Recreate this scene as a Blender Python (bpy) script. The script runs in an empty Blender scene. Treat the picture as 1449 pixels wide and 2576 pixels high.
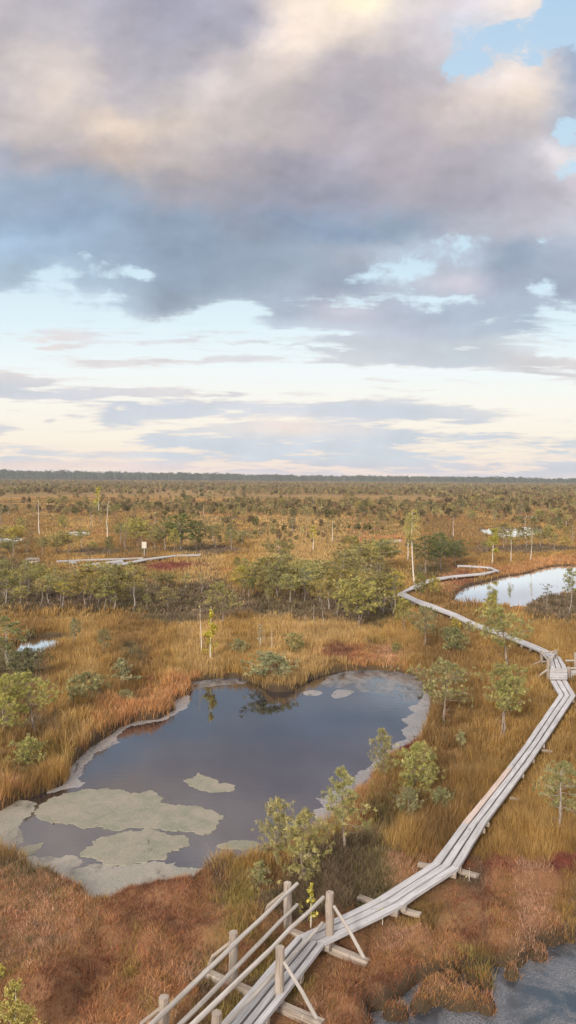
import bpy, math, random
import numpy as np
from mathutils import Matrix, Vector

rng = np.random.default_rng(7)
random.seed(7)
C = bpy.context.scene.collection
sc = bpy.context.scene
R = math.radians

# ------------------------------------------------------------------ camera geometry
# Measurements on the photograph are in a 1449 x 2576 grid; W() turns one into a point of the bog.
FPX = 1910.0
EYE = 8.5
PITCH = math.atan(83 / FPX)
ROLL = R(0.40)
_R = np.array([1.0, 0, 0]); _U = np.array([0, math.sin(PITCH), math.cos(PITCH)]); _F = np.array([0, math.cos(PITCH), -math.sin(PITCH)])
CR = _R * math.cos(ROLL) + _U * math.sin(ROLL)
CU = -_R * math.sin(ROLL) + _U * math.cos(ROLL)


def ray(px, py):
    return _F + CR * ((px - 724.5) / FPX) - CU * ((py - 1288) / FPX)


def W(px, py, z=0.0):
    d = ray(px, py)
    t = (z - EYE) / d[2]
    return np.array([d[0] * t, d[1] * t, z])


def proj(x, y, z=0.0):
    z = np.asarray(z, float) - EYE
    a = x * CR[0] + y * CR[1] + z * CR[2]
    b = x * CU[0] + y * CU[1] + z * CU[2]
    f = x * _F[0] + y * _F[1] + z * _F[2]
    f = np.where(f > 0.05, f, 0.05)
    return 724.5 + FPX * a / f, 1288 - FPX * b / f


def height_at(px, py, ptop):
    """height of an upright thing whose foot is at (px,py) and whose top shows at row ptop"""
    p = W(px, py)
    lo, hi = 0.0, 40.0
    for _ in range(40):
        m = (lo + hi) / 2
        if proj(p[0], p[1], m)[1] > ptop: lo = m
        else: hi = m
    return lo


# ------------------------------------------------------------------ noise (numpy)
def _hash(xi, yi, seed):
    h = (xi.astype(np.int64) * 374761393 + yi.astype(np.int64) * 668265263 + seed * 1274126177) & 0xffffffff
    h = ((h ^ (h >> 13)) * 1274126177) & 0xffffffff
    h = ((h ^ (h >> 16)) * 2246822519) & 0xffffffff
    return ((h ^ (h >> 15)) & 0xffff) / 65535.0


def vnoise(x, y, seed=0):
    x = np.asarray(x, float); y = np.asarray(y, float)
    xi = np.floor(x); yi = np.floor(y)
    fx = x - xi; fy = y - yi
    fx = fx * fx * (3 - 2 * fx); fy = fy * fy * (3 - 2 * fy)
    a = _hash(xi, yi, seed); b = _hash(xi + 1, yi, seed); c = _hash(xi, yi + 1, seed); d = _hash(xi + 1, yi + 1, seed)
    return (a * (1 - fx) + b * fx) * (1 - fy) + (c * (1 - fx) + d * fx) * fy


def fbm(x, y, seed=0, n=3):
    s = 0; a = 0.5; t = 0
    for i in range(n):
        s = s + a * vnoise(x * 2 ** i, y * 2 ** i, seed + i * 17); t += a; a *= 0.5
    return s / t


def sstep(a, b, x):
    t = np.clip((x - a) / (b - a), 0, 1)
    return t * t * (3 - 2 * t)


# ------------------------------------------------------------------ polygons
def world_poly(pix, z=-0.08, step=0.35, jit=0.12, seed=3):
    P = [W(a, b, z)[:2] for a, b in pix]
    out = []
    n = len(P)
    for i in range(n):
        p0, p1, p2, p3 = P[i - 1], P[i], P[(i + 1) % n], P[(i + 2) % n]
        L = np.linalg.norm(p2 - p1)
        st = max(step, L / 14)
        k = max(1, int(L / st))
        for j in range(k):
            t = j / k
            c = 0.5 * ((2 * p1) + (-p0 + p2) * t + (2 * p0 - 5 * p1 + 4 * p2 - p3) * t * t + (-p0 + 3 * p1 - 3 * p2 + p3) * t ** 3)
            lin = p1 * (1 - t) + p2 * t
            out.append(0.6 * c + 0.4 * lin)
    A = np.array(out)
    if jit:
        A[:, 0] += (fbm(A[:, 0] * 1.7, A[:, 1] * 1.7, seed) - 0.5) * 2 * jit
        A[:, 1] += (fbm(A[:, 0] * 1.7, A[:, 1] * 1.7, seed + 5) - 0.5) * 2 * jit
    return A


def poly_sd(X, Y, A):
    """signed distance to polygon, negative inside"""
    X = np.asarray(X, float); Y = np.asarray(Y, float)
    d2 = np.full(X.shape, 1e18); ins = np.zeros(X.shape, bool)
    n = len(A)
    for i in range(n):
        ax, ay = A[i]; bx, by = A[(i + 1) % n]
        ex, ey = bx - ax, by - ay
        L = ex * ex + ey * ey + 1e-12
        t = np.clip(((X - ax) * ex + (Y - ay) * ey) / L, 0, 1)
        dx = X - ax - ex * t; dy = Y - ay - ey * t
        d2 = np.minimum(d2, dx * dx + dy * dy)
        c = (ay > Y) != (by > Y)
        xs = ax + (Y - ay) * ex / (ey if abs(ey) > 1e-12 else 1e-12)
        ins ^= c & (X < xs)
    d = np.sqrt(d2)
    return np.where(ins, -d, d)


POND_PIX = {
    'main': [(480, 1716), (545, 1705), (600, 1704), (640, 1716), (665, 1730), (700, 1739), (735, 1737), (755, 1722), (800, 1700), (850, 1688), (930, 1684), (1000, 1689), (1052, 1702), (1072, 1725),
             (1090, 1762), (1087, 1800), (1074, 1838), (1062, 1872), (1015, 1894), (980, 1916), (954, 1952), (926, 1988), (886, 2022), (852, 2056), (826, 2094), (780, 2126),
             (700, 2160), (640, 2178), (590, 2188), (525, 2192), (490, 2222), (400, 2244), (335, 2252), (290, 2268), (225, 2268), (205, 2240), (130, 2215), (55, 2190), (0, 2162), (-150, 2130),
             (-260, 2080), (-200, 2020), (-80, 2008), (0, 2036), (30, 2014), (95, 1994), (150, 1976), (172, 1940), (190, 1905), (240, 1868), (285, 1838), (345, 1812), (395, 1806), (435, 1786), (440, 1765), (478, 1740)],
    'east': [(1138, 1508), (1142, 1495), (1155, 1484), (1185, 1470), (1225, 1462), (1275, 1448), (1330, 1441), (1350, 1432), (1388, 1424), (1449, 1421), (1560, 1418), (1680, 1440), (1640, 1480),
             (1500, 1484), (1449, 1492), (1388, 1504), (1350, 1514), (1322, 1530), (1250, 1526), (1200, 1522), (1142, 1520)],
    'corner': [(1045, 2452), (1105, 2462), (1175, 2444), (1250, 2438), (1322, 2430), (1345, 2394), (1378, 2378), (1449, 2372), (1560, 2380), (1640, 2470), (1600, 2640), (1400, 2720), (1100, 2690),
               (940, 2650), (925, 2590), (935, 2548), (985, 2530), (1020, 2490)],
    'hollow': [(24, 1628), (50, 1610), (110, 1598), (172, 1600), (172, 1624), (130, 1642), (80, 1654), (20, 1660), (-60, 1660), (-40, 1625)],
    'far': [(1206, 1334), (1260, 1325), (1300, 1327), (1366, 1324), (1362, 1342), (1320, 1350), (1268, 1354), (1228, 1346)],
    'pool_b': [(958, 1362), (1012, 1354), (1012, 1366), (966, 1371)],
    'pool_c': [(892, 1284), (950, 1280), (954, 1288), (898, 1290)],
    'pool_d': [(1318, 1300), (1358, 1297), (1356, 1307), (1320, 1307)],
    'pool_e': [(154, 1341), (190, 1336), (228, 1340), (216, 1350), (160, 1350)],
    'pool_f': [(590, 1342), (657, 1334), (656, 1346), (598, 1351)],
    'pool_g': [(-30, 1356), (30, 1349), (66, 1352), (60, 1361), (30, 1367), (-30, 1368)],
    'pool_h': [(556, 1300), (598, 1298), (594, 1307), (556, 1308)],
}
PONDS = {}
for k, v in POND_PIX.items():
    big = k in ('main', 'east', 'corner', 'hollow')
    PONDS[k] = world_poly(v, jit=0.30 if k == 'corner' else 0.16 if k == 'main' else (0.25 if big else 0.0), seed=11)
ISLETS = []   # rust tussocks standing in the corner pond
for cx, cy, rx, ry in [(1090, 2505, 44, 20), (1160, 2518, 50, 22), (1215, 2470, 18, 16), (1222, 2530, 20, 18), (1130, 2474, 18, 9), (1056, 2532, 20, 10), (1292, 2452, 18, 9), (1350, 2404, 14, 9), (1002, 2556, 26, 12), (1180, 2462, 14, 8)]:
    a = np.linspace(0, 2 * np.pi, 14, endpoint=False)
    ISLETS.append(world_poly([(cx + rx * math.cos(t), cy + ry * math.sin(t)) for t in a], jit=0.1, seed=29))

WATER_Z = -0.10


def pond_sd(X, Y):
    X = np.asarray(X, float); Y = np.asarray(Y, float)
    sd = np.full(X.shape, 50.0)
    for k, A in PONDS.items():
        lo = A.min(0) - 4; hi = A.max(0) + 4
        m = (X > lo[0]) & (X < hi[0]) & (Y > lo[1]) & (Y < hi[1])
        if not m.any(): continue
        s = poly_sd(X[m], Y[m], A)
        if k == 'corner':
            for I in ISLETS:
                s = np.maximum(s, -poly_sd(X[m], Y[m], I))
        sd[m] = np.minimum(sd[m], s)
    return sd


def ground_h(X, Y, sd=None):
    X = np.asarray(X, float); Y = np.asarray(Y, float)
    if sd is None: sd = pond_sd(X, Y)
    r = np.hypot(X, Y)
    near = 1 - sstep(22, 60, r)
    h = 0.12 * (fbm(X * 0.22, Y * 0.22, 1) - 0.5)
    hum = np.maximum(fbm(X * 1.25, Y * 1.25, 40, 2) - 0.42, 0)
    h = h + near * 0.95 * hum + (1 - near) * 0.25 * np.maximum(fbm(X * 0.35, Y * 0.35, 41, 2) - 0.45, 0)
    h = h * sstep(.1, .8, deck_sd(X, Y))
    h = h + 0.5 * (fbm(X * 0.012, Y * 0.012, 5) - 0.5) * sstep(60, 200, r)
    w = np.clip(0.10 + r * 0.004, 0.1, 2.5)
    bank = sstep(-1.4 * w, .25 * w, sd)
    cush = .20 * np.exp(-((sd - .32) / .34) ** 2) * np.clip(fbm(X * 1.6, Y * 1.6, 47, 2) * 2.2 - .55, 0, 1.2) * (1 - sstep(40, 80, r))
    return h * sstep(0.0, 1.0, sd) + (-0.75) * (1 - bank) + (0.03 + cush) * bank


# ------------------------------------------------------------------ boardwalk course (edges measured left, right)
DZ = 0.34
DECKS = [  # name, left0, right0, left1, right1, planks, z, label
    (((480, 2652), (580, 2680)), ((744, 2354), (819, 2373)), 4, DZ, 'grey board ramp of four planks between the two pole handrails', 'ramp'),
    (((744, 2354), (819, 2373)), ((942, 2260), (1014, 2277)), 3, DZ, 'short grey plank section just past the end of the handrails', 's'),
    (((942, 2260), (1014, 2277)), ((1087, 2167), (1157, 2182)), 3, DZ, 'grey plank section ending at the sharp bend with loose beams sticking out', 's'),
    (((1087, 2167), (1157, 2182)), ((1160, 2070), (1224, 2070)), 3, DZ, 'grey plank section just past the sharp bend, ending at the pinkish plank', 's'),
    (((1160, 2070), (1224, 2070)), ((1273, 1931), (1324, 1934)), 3, DZ, 'grey plank section with one pinkish newer board along its pond side', 'p'),
    (((1273, 1931), (1324, 1934)), ((1318, 1872), (1365, 1876)), 3, DZ, 'shortest grey plank section, between two close joints of the long straight', 's'),
    (((1318, 1872), (1365, 1876)), ((1404, 1747), (1449, 1749)), 3, DZ, 'long grey plank section running up to the elbow below the wooden steps', 's'),
    (((1404, 1747), (1449, 1749)), ((1384, 1711), (1427, 1711)), 3, DZ, 'short grey plank section between the elbow and the wooden steps', 's'),
]
Z2 = 0.72
DECKS2 = [
    (((1384, 1680), (1427, 1680)), ((1381, 1654), (1412, 1654)), 3, Z2, 'raised plank section right behind the wooden steps'),
    (((1381, 1654), (1412, 1654)), ((1352, 1636), (1372, 1632)), 3, Z2 - .2, 'plank section bending away behind the raised railing'),
    (((1352, 1636), (1372, 1632)), ((1318, 1622), (1334, 1616)), 3, .35, 'plank section half hidden behind the round pine by the steps'),
    (((1318, 1622), (1334, 1616)), ((1258, 1597), (1271, 1591)), 3, .35, 'plank section covered by pine boughs beyond the steps'),
    (((1258, 1597), (1271, 1591)), ((1191, 1575), (1203, 1568)), 3, .35, 'plank section leaving the pine boughs towards the east pond'),
    (((1191, 1575), (1203, 1568)), ((1140, 1550), (1152, 1544)), 3, .35, 'lichen speckled plank section south of the bright pond tip'),
    (((1140, 1550), (1152, 1544)), ((1081, 1529), (1095, 1522)), 3, .35, 'plank section with two dark gaps near the birch curve'),
    (((1081, 1529), (1095, 1522)), ((1040, 1513), (1052, 1507)), 3, .35, 'plank section leading into the hairpin below the tall birch'),
    (((1040, 1513), (1052, 1507)), ((998, 1495), (1016, 1489)), 3, .35, 'plank section at the outside of the hairpin curve'),
    (((998, 1495), (1016, 1489)), ((1036, 1474), (1048, 1479)), 3, .35, 'plank section on the far side of the hairpin, at the birch foot'),
    (((1036, 1474), (1048, 1479)), ((1080, 1456), (1090, 1460)), 3, .35, 'plank section emerging behind the tall birch trunk'),
    (((1080, 1456), (1090, 1460)), ((1139, 1447), (1142, 1451)), 3, .35, 'thin plank section between low pines north of the hairpin'),
    (((1139, 1447), (1142, 1451)), ((1210, 1441), (1214, 1445)), 3, .35, 'pale thin plank section above the rust pond bank'),
    (((1210, 1441), (1214, 1445)), ((1246, 1434), (1257, 1435)), 3, .35, 'plank section meeting the pointed corner under the yellow birch'),
    (((1246, 1434), (1257, 1435)), ((1230, 1428), (1234, 1426)), 3, .35, 'short plank section turning back from the pointed corner'),
    (((1230, 1428), (1234, 1426)), ((1187, 1425.5), (1187, 1422.5)), 3, .35, 'thin plank section heading back behind the dark pine clump'),
    (((1187, 1425.5), (1187, 1422.5)), ((1150, 1424), (1150, 1421)), 3, .35, 'last visible plank strip beside the dark pine clump'),
]
DECKS3 = [
    (((202, 1438), (196, 1433)), ((256, 1429), (252, 1423)), 'pale walkway strip lying nearest in front of the signboard'),
    (((256, 1429), (252, 1423)), ((308, 1421), (304, 1416)), 'pale walkway strip one section nearer than the signboard'),
    (((308, 1421), (304, 1416)), ((373, 1408), (369, 1404)), 'pale walkway strip ending at the foot of the signboard'),
    (((373, 1408), (369, 1404)), ((444, 1398.5), (442, 1395.5)), 'pale walkway strip past the signboard'),
    (((444, 1398.5), (442, 1395.5)), ((505, 1396.5), (505, 1393.5)), 'farthest pale walkway strip in front of the umbrella pine group'),
    (((206, 1426), (202, 1420)), ((312, 1413), (308, 1408)), 'straight pale walkway strip between the two others by the signboard'),
    (((206, 1410), (206, 1407)), ((360, 1405), (360, 1402)), 'thin pale walkway strip running level behind the signboard'),
    (((206, 1410), (206, 1407)), ((142, 1412.5), (142, 1410)), 'faint thin walkway strip reaching towards the far platform'),
    (((166, 1410), (176, 1408)), ((184, 1418), (196, 1416)), 'short white slanted ramp joining the far walkways'),
]


def deck_quads():
    Q = []
    for d in DECKS: Q.append((d[0], d[1], d[3]))
    for d in DECKS2: Q.append((d[0], d[1], d[3]))
    for d in DECKS3: Q.append((d[0], d[1], .3))
    Q.append((((1384, 1711), (1427, 1711)), ((1384, 1680), (1427, 1680)), .5))
    out = []
    for a, b, z in Q:
        out.append(np.array([W(*a[0], z)[:2], W(*a[1], z)[:2], W(*b[1], z)[:2], W(*b[0], z)[:2]]))
    return out


DQ = deck_quads()


def deck_sd(X, Y):
    sd = np.full(np.shape(X), 50.0)
    for A in DQ:
        lo = A.min(0) - 1.5; hi = A.max(0) + 1.5
        m = (X > lo[0]) & (X < hi[0]) & (Y > lo[1]) & (Y < hi[1])
        if m.any(): sd[m] = np.minimum(sd[m], poly_sd(X[m], Y[m], A))
    return sd


# ------------------------------------------------------------------ mesh helpers
def mesh_obj(name, V, F, mat=None, parent=None, col=None, vec=None, smooth=False, link=True):
    """F is an (n,3)/(n,4) array, or a list of them"""
    me = bpy.data.meshes.new(name)
    V = np.asarray(V, np.float32)
    Fs = F if isinstance(F, list) else [F]
    Fs = [np.asarray(f, np.int32) for f in Fs if len(f)]
    me.vertices.add(len(V)); me.vertices.foreach_set('co', V.ravel())
    nl = sum(f.size for f in Fs); nf = sum(len(f) for f in Fs)
    me.loops.add(nl); me.polygons.add(nf)
    me.loops.foreach_set('vertex_index', np.concatenate([f.ravel() for f in Fs]))
    tot = np.concatenate([np.full(len(f), f.shape[1], np.int32) for f in Fs])
    st = np.concatenate([[0], np.cumsum(tot)[:-1]]).astype(np.int32)
    me.polygons.foreach_set('loop_start', st)
    me.polygons.foreach_set('use_smooth', np.full(nf, bool(smooth)))
    me.update(calc_edges=True)
    if col is not None:
        a = me.attributes.new('Col', 'FLOAT_COLOR', 'POINT')
        c = np.ones((len(V), 4), np.float32); c[:, :3] = col
        a.data.foreach_set('color', c.ravel())
    if vec is not None:
        a = me.attributes.new('Grain', 'FLOAT_VECTOR', 'POINT')
        a.data.foreach_set('vector', np.asarray(vec, np.float32).ravel())
    if mat: me.materials.append(mat)
    o = bpy.data.objects.new(name, me)
    if link: C.objects.link(o)
    if parent: o.parent = parent
    return o


class MB:
    """collects verts and quads / tris with colour and grain attributes"""
    def __init__(s): s.V = []; s.Q = []; s.T = []; s.C = []; s.G = []; s.n = 0

    def add(s, V, Q=None, T=None, col=None, grain=None):
        V = np.asarray(V, float); s.V.append(V)
        if Q is not None and len(Q): s.Q.append(np.asarray(Q) + s.n)
        if T is not None and len(T): s.T.append(np.asarray(T) + s.n)
        s.C.append(np.broadcast_to(np.array([.5, .5, .5]) if col is None else col, V.shape))
        s.G.append(V if grain is None else np.asarray(grain, float))
        s.n += len(V)

    def obj(s, name, mat, parent=None, smooth=False, link=True):
        F = []
        if s.Q: F.append(np.concatenate(s.Q))
        if s.T: F.append(np.concatenate(s.T))
        return mesh_obj(name, np.concatenate(s.V), F, mat, parent, np.concatenate(s.C), np.concatenate(s.G), smooth, link)

    def tube(s, pts, rad, sides=8, col=None, rnd=0.0):
        pts = np.asarray(pts, float); n = len(pts)
        rad = np.broadcast_to(rad, (n,))
        tan = np.gradient(pts, axis=0)
        tan /= np.linalg.norm(tan, axis=1)[:, None] + 1e-9
        ref = np.array([0.31, 0.17, 0.93]) if abs(tan[0, 2]) < 0.8 else np.array([1.0, 0.1, 0])
        u = np.cross(tan, ref); u /= np.linalg.norm(u, axis=1)[:, None] + 1e-9
        v = np.cross(tan, u)
        a = np.linspace(0, 2 * np.pi, sides, endpoint=False)
        rr = rad[:, None] * (1 + rnd * (rng.random((n, sides)) - .5))
        V = pts[:, None, :] + rr[..., None] * (np.cos(a)[None, :, None] * u[:, None, :] + np.sin(a)[None, :, None] * v[:, None, :])
        L = np.concatenate([[0], np.cumsum(np.linalg.norm(np.diff(pts, axis=0), axis=1))])
        off = rng.random() * 50
        G = np.stack(np.broadcast_arrays(a[None, :] * rad.mean(), L[:, None] + off, np.full((1, 1), off)), -1).reshape(-1, 3)
        V = V.reshape(-1, 3)
        i = np.arange(n - 1)[:, None] * sides; j = np.arange(sides)[None, :]; k = (j + 1) % sides
        Q = np.stack([i + j, i + k, i + sides + k, i + sides + j], -1).reshape(-1, 4)
        V = np.concatenate([V, pts[:1], pts[-1:]]); G = np.concatenate([G, [[0, L[0] + off, off]], [[0, L[-1] + off, off]]])
        jj = np.arange(sides); kk = (jj + 1) % sides
        T = np.concatenate([np.stack([np.full(sides, n * sides), kk, jj], -1), np.stack([np.full(sides, n * sides + 1), (n - 1) * sides + jj, (n - 1) * sides + kk], -1)])
        s.add(V, Q, T, col, G)

    def beam(s, a, b, w, h, up=(0, 0, 1), col=None, seg=4, wob=0.004):
        """squared timber from a to b (centre line of its top), with eased edges"""
        a = np.asarray(a, float); b = np.asarray(b, float)
        t = b - a; L = np.linalg.norm(t); t = t / L
        side = np.cross(t, up); side /= np.linalg.norm(side); upv = np.cross(side, t)
        c = min(w, h) * 0.14
        prof = [(-w / 2 + c, 0), (-w / 2, -c), (-w / 2, -h + c), (-w / 2 + c, -h), (w / 2 - c, -h), (w / 2, -h + c), (w / 2, -c), (w / 2 - c, 0)]
        off = rng.random() * 50
        V = []; G = []
        for i in range(seg + 1):
            p = a + t * L * i / seg
            dz = (rng.random() - .5) * wob * 2; ds = (rng.random() - .5) * wob * 2
            for (x, z) in prof:
                V.append(p + side * (x + ds) + upv * (z + dz)); G.append((x + z * .7, L * i / seg + off, off))
        n = 8; Q = []
        for i in range(seg):
            for j in range(n):
                k = (j + 1) % n
                Q.append((i * n + j, (i + 1) * n + j, (i + 1) * n + k, i * n + k))
        for base, rev in ((0, False), (seg * n, True)):
            q = [(base, base + 1, base + 2, base + 3), (base, base + 3, base + 4, base + 7), (base + 4, base + 5, base + 6, base + 7)]
            Q += [tuple(reversed(f)) for f in q] if not rev else q
        s.add(V, Q, None, col, G)

    def plank(s, l0, r0, l1, r1, th=0.05, rnd=None, seg=None):
        l0, r0, l1, r1 = [np.asarray(p, float) for p in (l0, r0, l1, r1)]
        L = np.linalg.norm((l1 + r1 - l0 - r0) / 2)
        seg = seg or max(2, int(L / 0.5))
        c = 0.007; off = rng.random() * 90 if rnd is None else rnd
        ph = rng.random() * 6
        V = []; G = []
        for i in range(seg + 1):
            t = i / seg
            l = l0 * (1 - t) + l1 * t; r = r0 * (1 - t) + r1 * t
            x = (r - l); w = np.linalg.norm(x); x /= w
            dz = 0.006 * math.sin(ph + t * 5) + (rng.random() - .5) * .004
            e0 = (rng.random() - .5) * .012; e1 = (rng.random() - .5) * .012
            l = l + x * e0; r = r + x * e1; w = np.linalg.norm(r - l)
            up = np.array([0, 0, 1.0])
            for p, gx in ((l - up * th, -th), (l - up * c, -c), (l + x * c, c), (r - x * c, w - c), (r - up * c, w), (r - up * th, w + th)):
                V.append(p + up * dz); G.append((gx + off, L * t + off * 3, off))
        n = 6; Q = []
        for i in range(seg):
            for j in range(n):
                k = (j + 1) % n
                Q.append((i * n + j, i * n + k, (i + 1) * n + k, (i + 1) * n + j))
        for b, rev in ((0, 0), (seg * n, 1)):
            q = [(b, b + 1, b + 4, b + 5), (b + 1, b + 2, b + 3, b + 4)]
            Q += q if rev else [tuple(reversed(f)) for f in q]
        s.add(V, Q, None, None, G)


def thing(name, label, cat, loc=(0, 0, 0), group=None):
    o = bpy.data.objects.new(name, None); C.objects.link(o)
    o.location = loc; o.empty_display_size = 0.2
    return tag(o, label, cat, group)


def tag(o, label=None, cat=None, group=None, kind=None):
    if label: o['label'] = label
    if cat: o['category'] = cat
    if group: o['group'] = group
    if kind: o['kind'] = kind
    return o


# ------------------------------------------------------------------ materials
class NT:
    def __init__(s, tree): s.t = tree; s.N = tree.nodes; s.L = tree.links

    def n(s, typ, **kw):
        x = s.N.new(typ)
        for k, v in kw.items(): setattr(x, k, v)
        return x

    def sock(s, x, i):
        return x.inputs[i]

    def put(s, x, i, v):
        if isinstance(v, bpy.types.NodeSocket): s.L.new(v, x.inputs[i])
        elif v is not None: x.inputs[i].default_value = v

    def math(s, op, a, b=None, c=None, clamp=False):
        x = s.n('ShaderNodeMath', operation=op); x.use_clamp = clamp
        s.put(x, 0, a); s.put(x, 1, b); s.put(x, 2, c)
        return x.outputs[0]

    def mapr(s, v, a, b, c=0.0, d=1.0, smooth=True):
        x = s.n('ShaderNodeMapRange'); x.interpolation_type = 'SMOOTHSTEP' if smooth else 'LINEAR'; x.clamp = True
        s.put(x, 0, v); s.put(x, 1, a); s.put(x, 2, b); s.put(x, 3, c); s.put(x, 4, d)
        return x.outputs[0]

    def mix(s, f, a, b, mode='MIX'):
        x = s.n('ShaderNodeMix', data_type='RGBA', blend_type=mode); x.clamp_factor = True
        s.put(x, 0, f)
        for i, v in ((6, a), (7, b)):
            if isinstance(v, (tuple, list)) and len(v) == 3: v = (*v, 1.0)
            s.put(x, i, v)
        return x.outputs[2]

    def mixf(s, f, a, b):
        x = s.n('ShaderNodeMix', data_type='FLOAT'); x.clamp_factor = True
        s.put(x, 0, f); s.put(x, 2, a); s.put(x, 3, b)
        return x.outputs[0]

    def noise(s, vec, scale, detail=4, rough=0.5, dist=0.0):
        x = s.n('ShaderNodeTexNoise'); s.put(x, 'Vector', vec)
        x.inputs['Scale'].default_value = scale; x.inputs['Detail'].default_value = detail
        x.inputs['Roughness'].default_value = rough; x.inputs['Distortion'].default_value = dist
        return x.outputs['Fac'] if 'Fac' in x.outputs else x.outputs[0]

    def xyz(s, x=0.0, y=0.0, z=0.0):
        c = s.n('ShaderNodeCombineXYZ'); s.put(c, 0, x); s.put(c, 1, y); s.put(c, 2, z)
        return c.outputs[0]

    def ramp(s, f, stops, interp='LINEAR'):
        x = s.n('ShaderNodeValToRGB'); e = x.color_ramp; e.interpolation = interp
        while len(e.elements) < len(stops): e.elements.new(0.5)
        for el, (p, c) in zip(e.elements, stops):
            el.position = p
        for el, (p, c) in zip(e.elements, stops):
            el.position = p; el.color = c if len(c) == 4 else (*c, 1)
        s.put(x, 0, f)
        return x


def new_mat(name):
    m = bpy.data.materials.new(name); m.use_nodes = True
    nt = NT(m.node_tree)
    b = m.node_tree.nodes['Principled BSDF']
    return m, nt, b


def leaf_mat(name, trans=0.3, rough=0.6, vary=0.0, tint=False):
    m, nt, b = new_mat(name)
    at = nt.n('ShaderNodeAttribute', attribute_name='Col')
    col = at.outputs['Color']
    oi = nt.n('ShaderNodeObjectInfo')
    if tint: col = nt.mix(1.0, col, oi.outputs['Color'], 'MULTIPLY')
    if vary:
        hs = nt.n('ShaderNodeHueSaturation')
        nt.put(hs, 'Hue', nt.mapr(oi.outputs['Random'], 0, 1, 0.5 - .04 * vary, 0.5 + .03 * vary, False))
        nt.put(hs, 'Value', nt.mapr(nt.math('FRACT', nt.math('MULTIPLY', oi.outputs['Random'], 7.31)), 0, 1, 1 - .45 * vary, 1 + .4 * vary, False))
        nt.put(hs, 'Saturation', 1.0)
        nt.put(hs, 'Color', col); col = hs.outputs[0]
    nt.put(b, 'Base Color', col); b.inputs['Roughness'].default_value = rough
    b.inputs['Specular IOR Level'].default_value = 0.25
    tr = nt.n('ShaderNodeBsdfTranslucent'); nt.put(tr, 'Color', col)
    mx = nt.n('ShaderNodeMixShader'); mx.inputs[0].default_value = trans
    nt.L.new(b.outputs[0], mx.inputs[1]); nt.L.new(tr.outputs[0], mx.inputs[2])
    nt.L.new(mx.outputs[0], m.node_tree.nodes['Material Output'].inputs[0])
    return m


M_BLADE = leaf_mat('bog_grass', 0.35, 0.7)
M_NEEDLE = leaf_mat('pine_needles', 0.25, 0.55, tint=True)
M_FARNEEDLE = leaf_mat('far_needles', 0.2, 0.7, vary=1.0)
M_LEAF = leaf_mat('birch_leaf', 0.4, 0.5, tint=True)


def bark_mat(name, c0, c1, scale=14, tint=False):
    m, nt, b = new_mat(name)
    tc = nt.n('ShaderNodeTexCoord')
    mp = nt.n('ShaderNodeMapping'); mp.inputs['Scale'].default_value = (1, 1, .25); nt.put(mp, 0, tc.outputs['Object'])
    n1 = nt.noise(mp.outputs[0], scale, 5, .65)
    c = nt.mix(nt.mapr(n1, .3, .7), c0, c1)
    nt.put(b, 'Base Color', c); b.inputs['Roughness'].default_value = .9
    bp = nt.n('ShaderNodeBump'); bp.inputs['Strength'].default_value = .5; nt.put(bp, 'Height', n1); nt.L.new(bp.outputs[0], b.inputs['Normal'])
    return m


M_BARK = bark_mat('pine_bark', (.10, .075, .055), (.32, .25, .20))
M_GREYBARK = bark_mat('grey_bark', (.15, .125, .105), (.36, .32, .27))


def birch_mat():
    m, nt, b = new_mat('birch_bark')
    tc = nt.n('ShaderNodeTexCoord')
    mp = nt.n('ShaderNodeMapping'); mp.inputs['Scale'].default_value = (3, 3, 9); nt.put(mp, 0, tc.outputs['Object'])
    n1 = nt.noise(mp.outputs[0], 1.6, 4, .6)
    c = nt.mix(nt.mapr(n1, .58, .68), (.56, .51, .45), (.10, .08, .07))
    nt.put(b, 'Base Color', c); b.inputs['Roughness'].default_value = .75
    return m


M_BIRCH = birch_mat()


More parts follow.
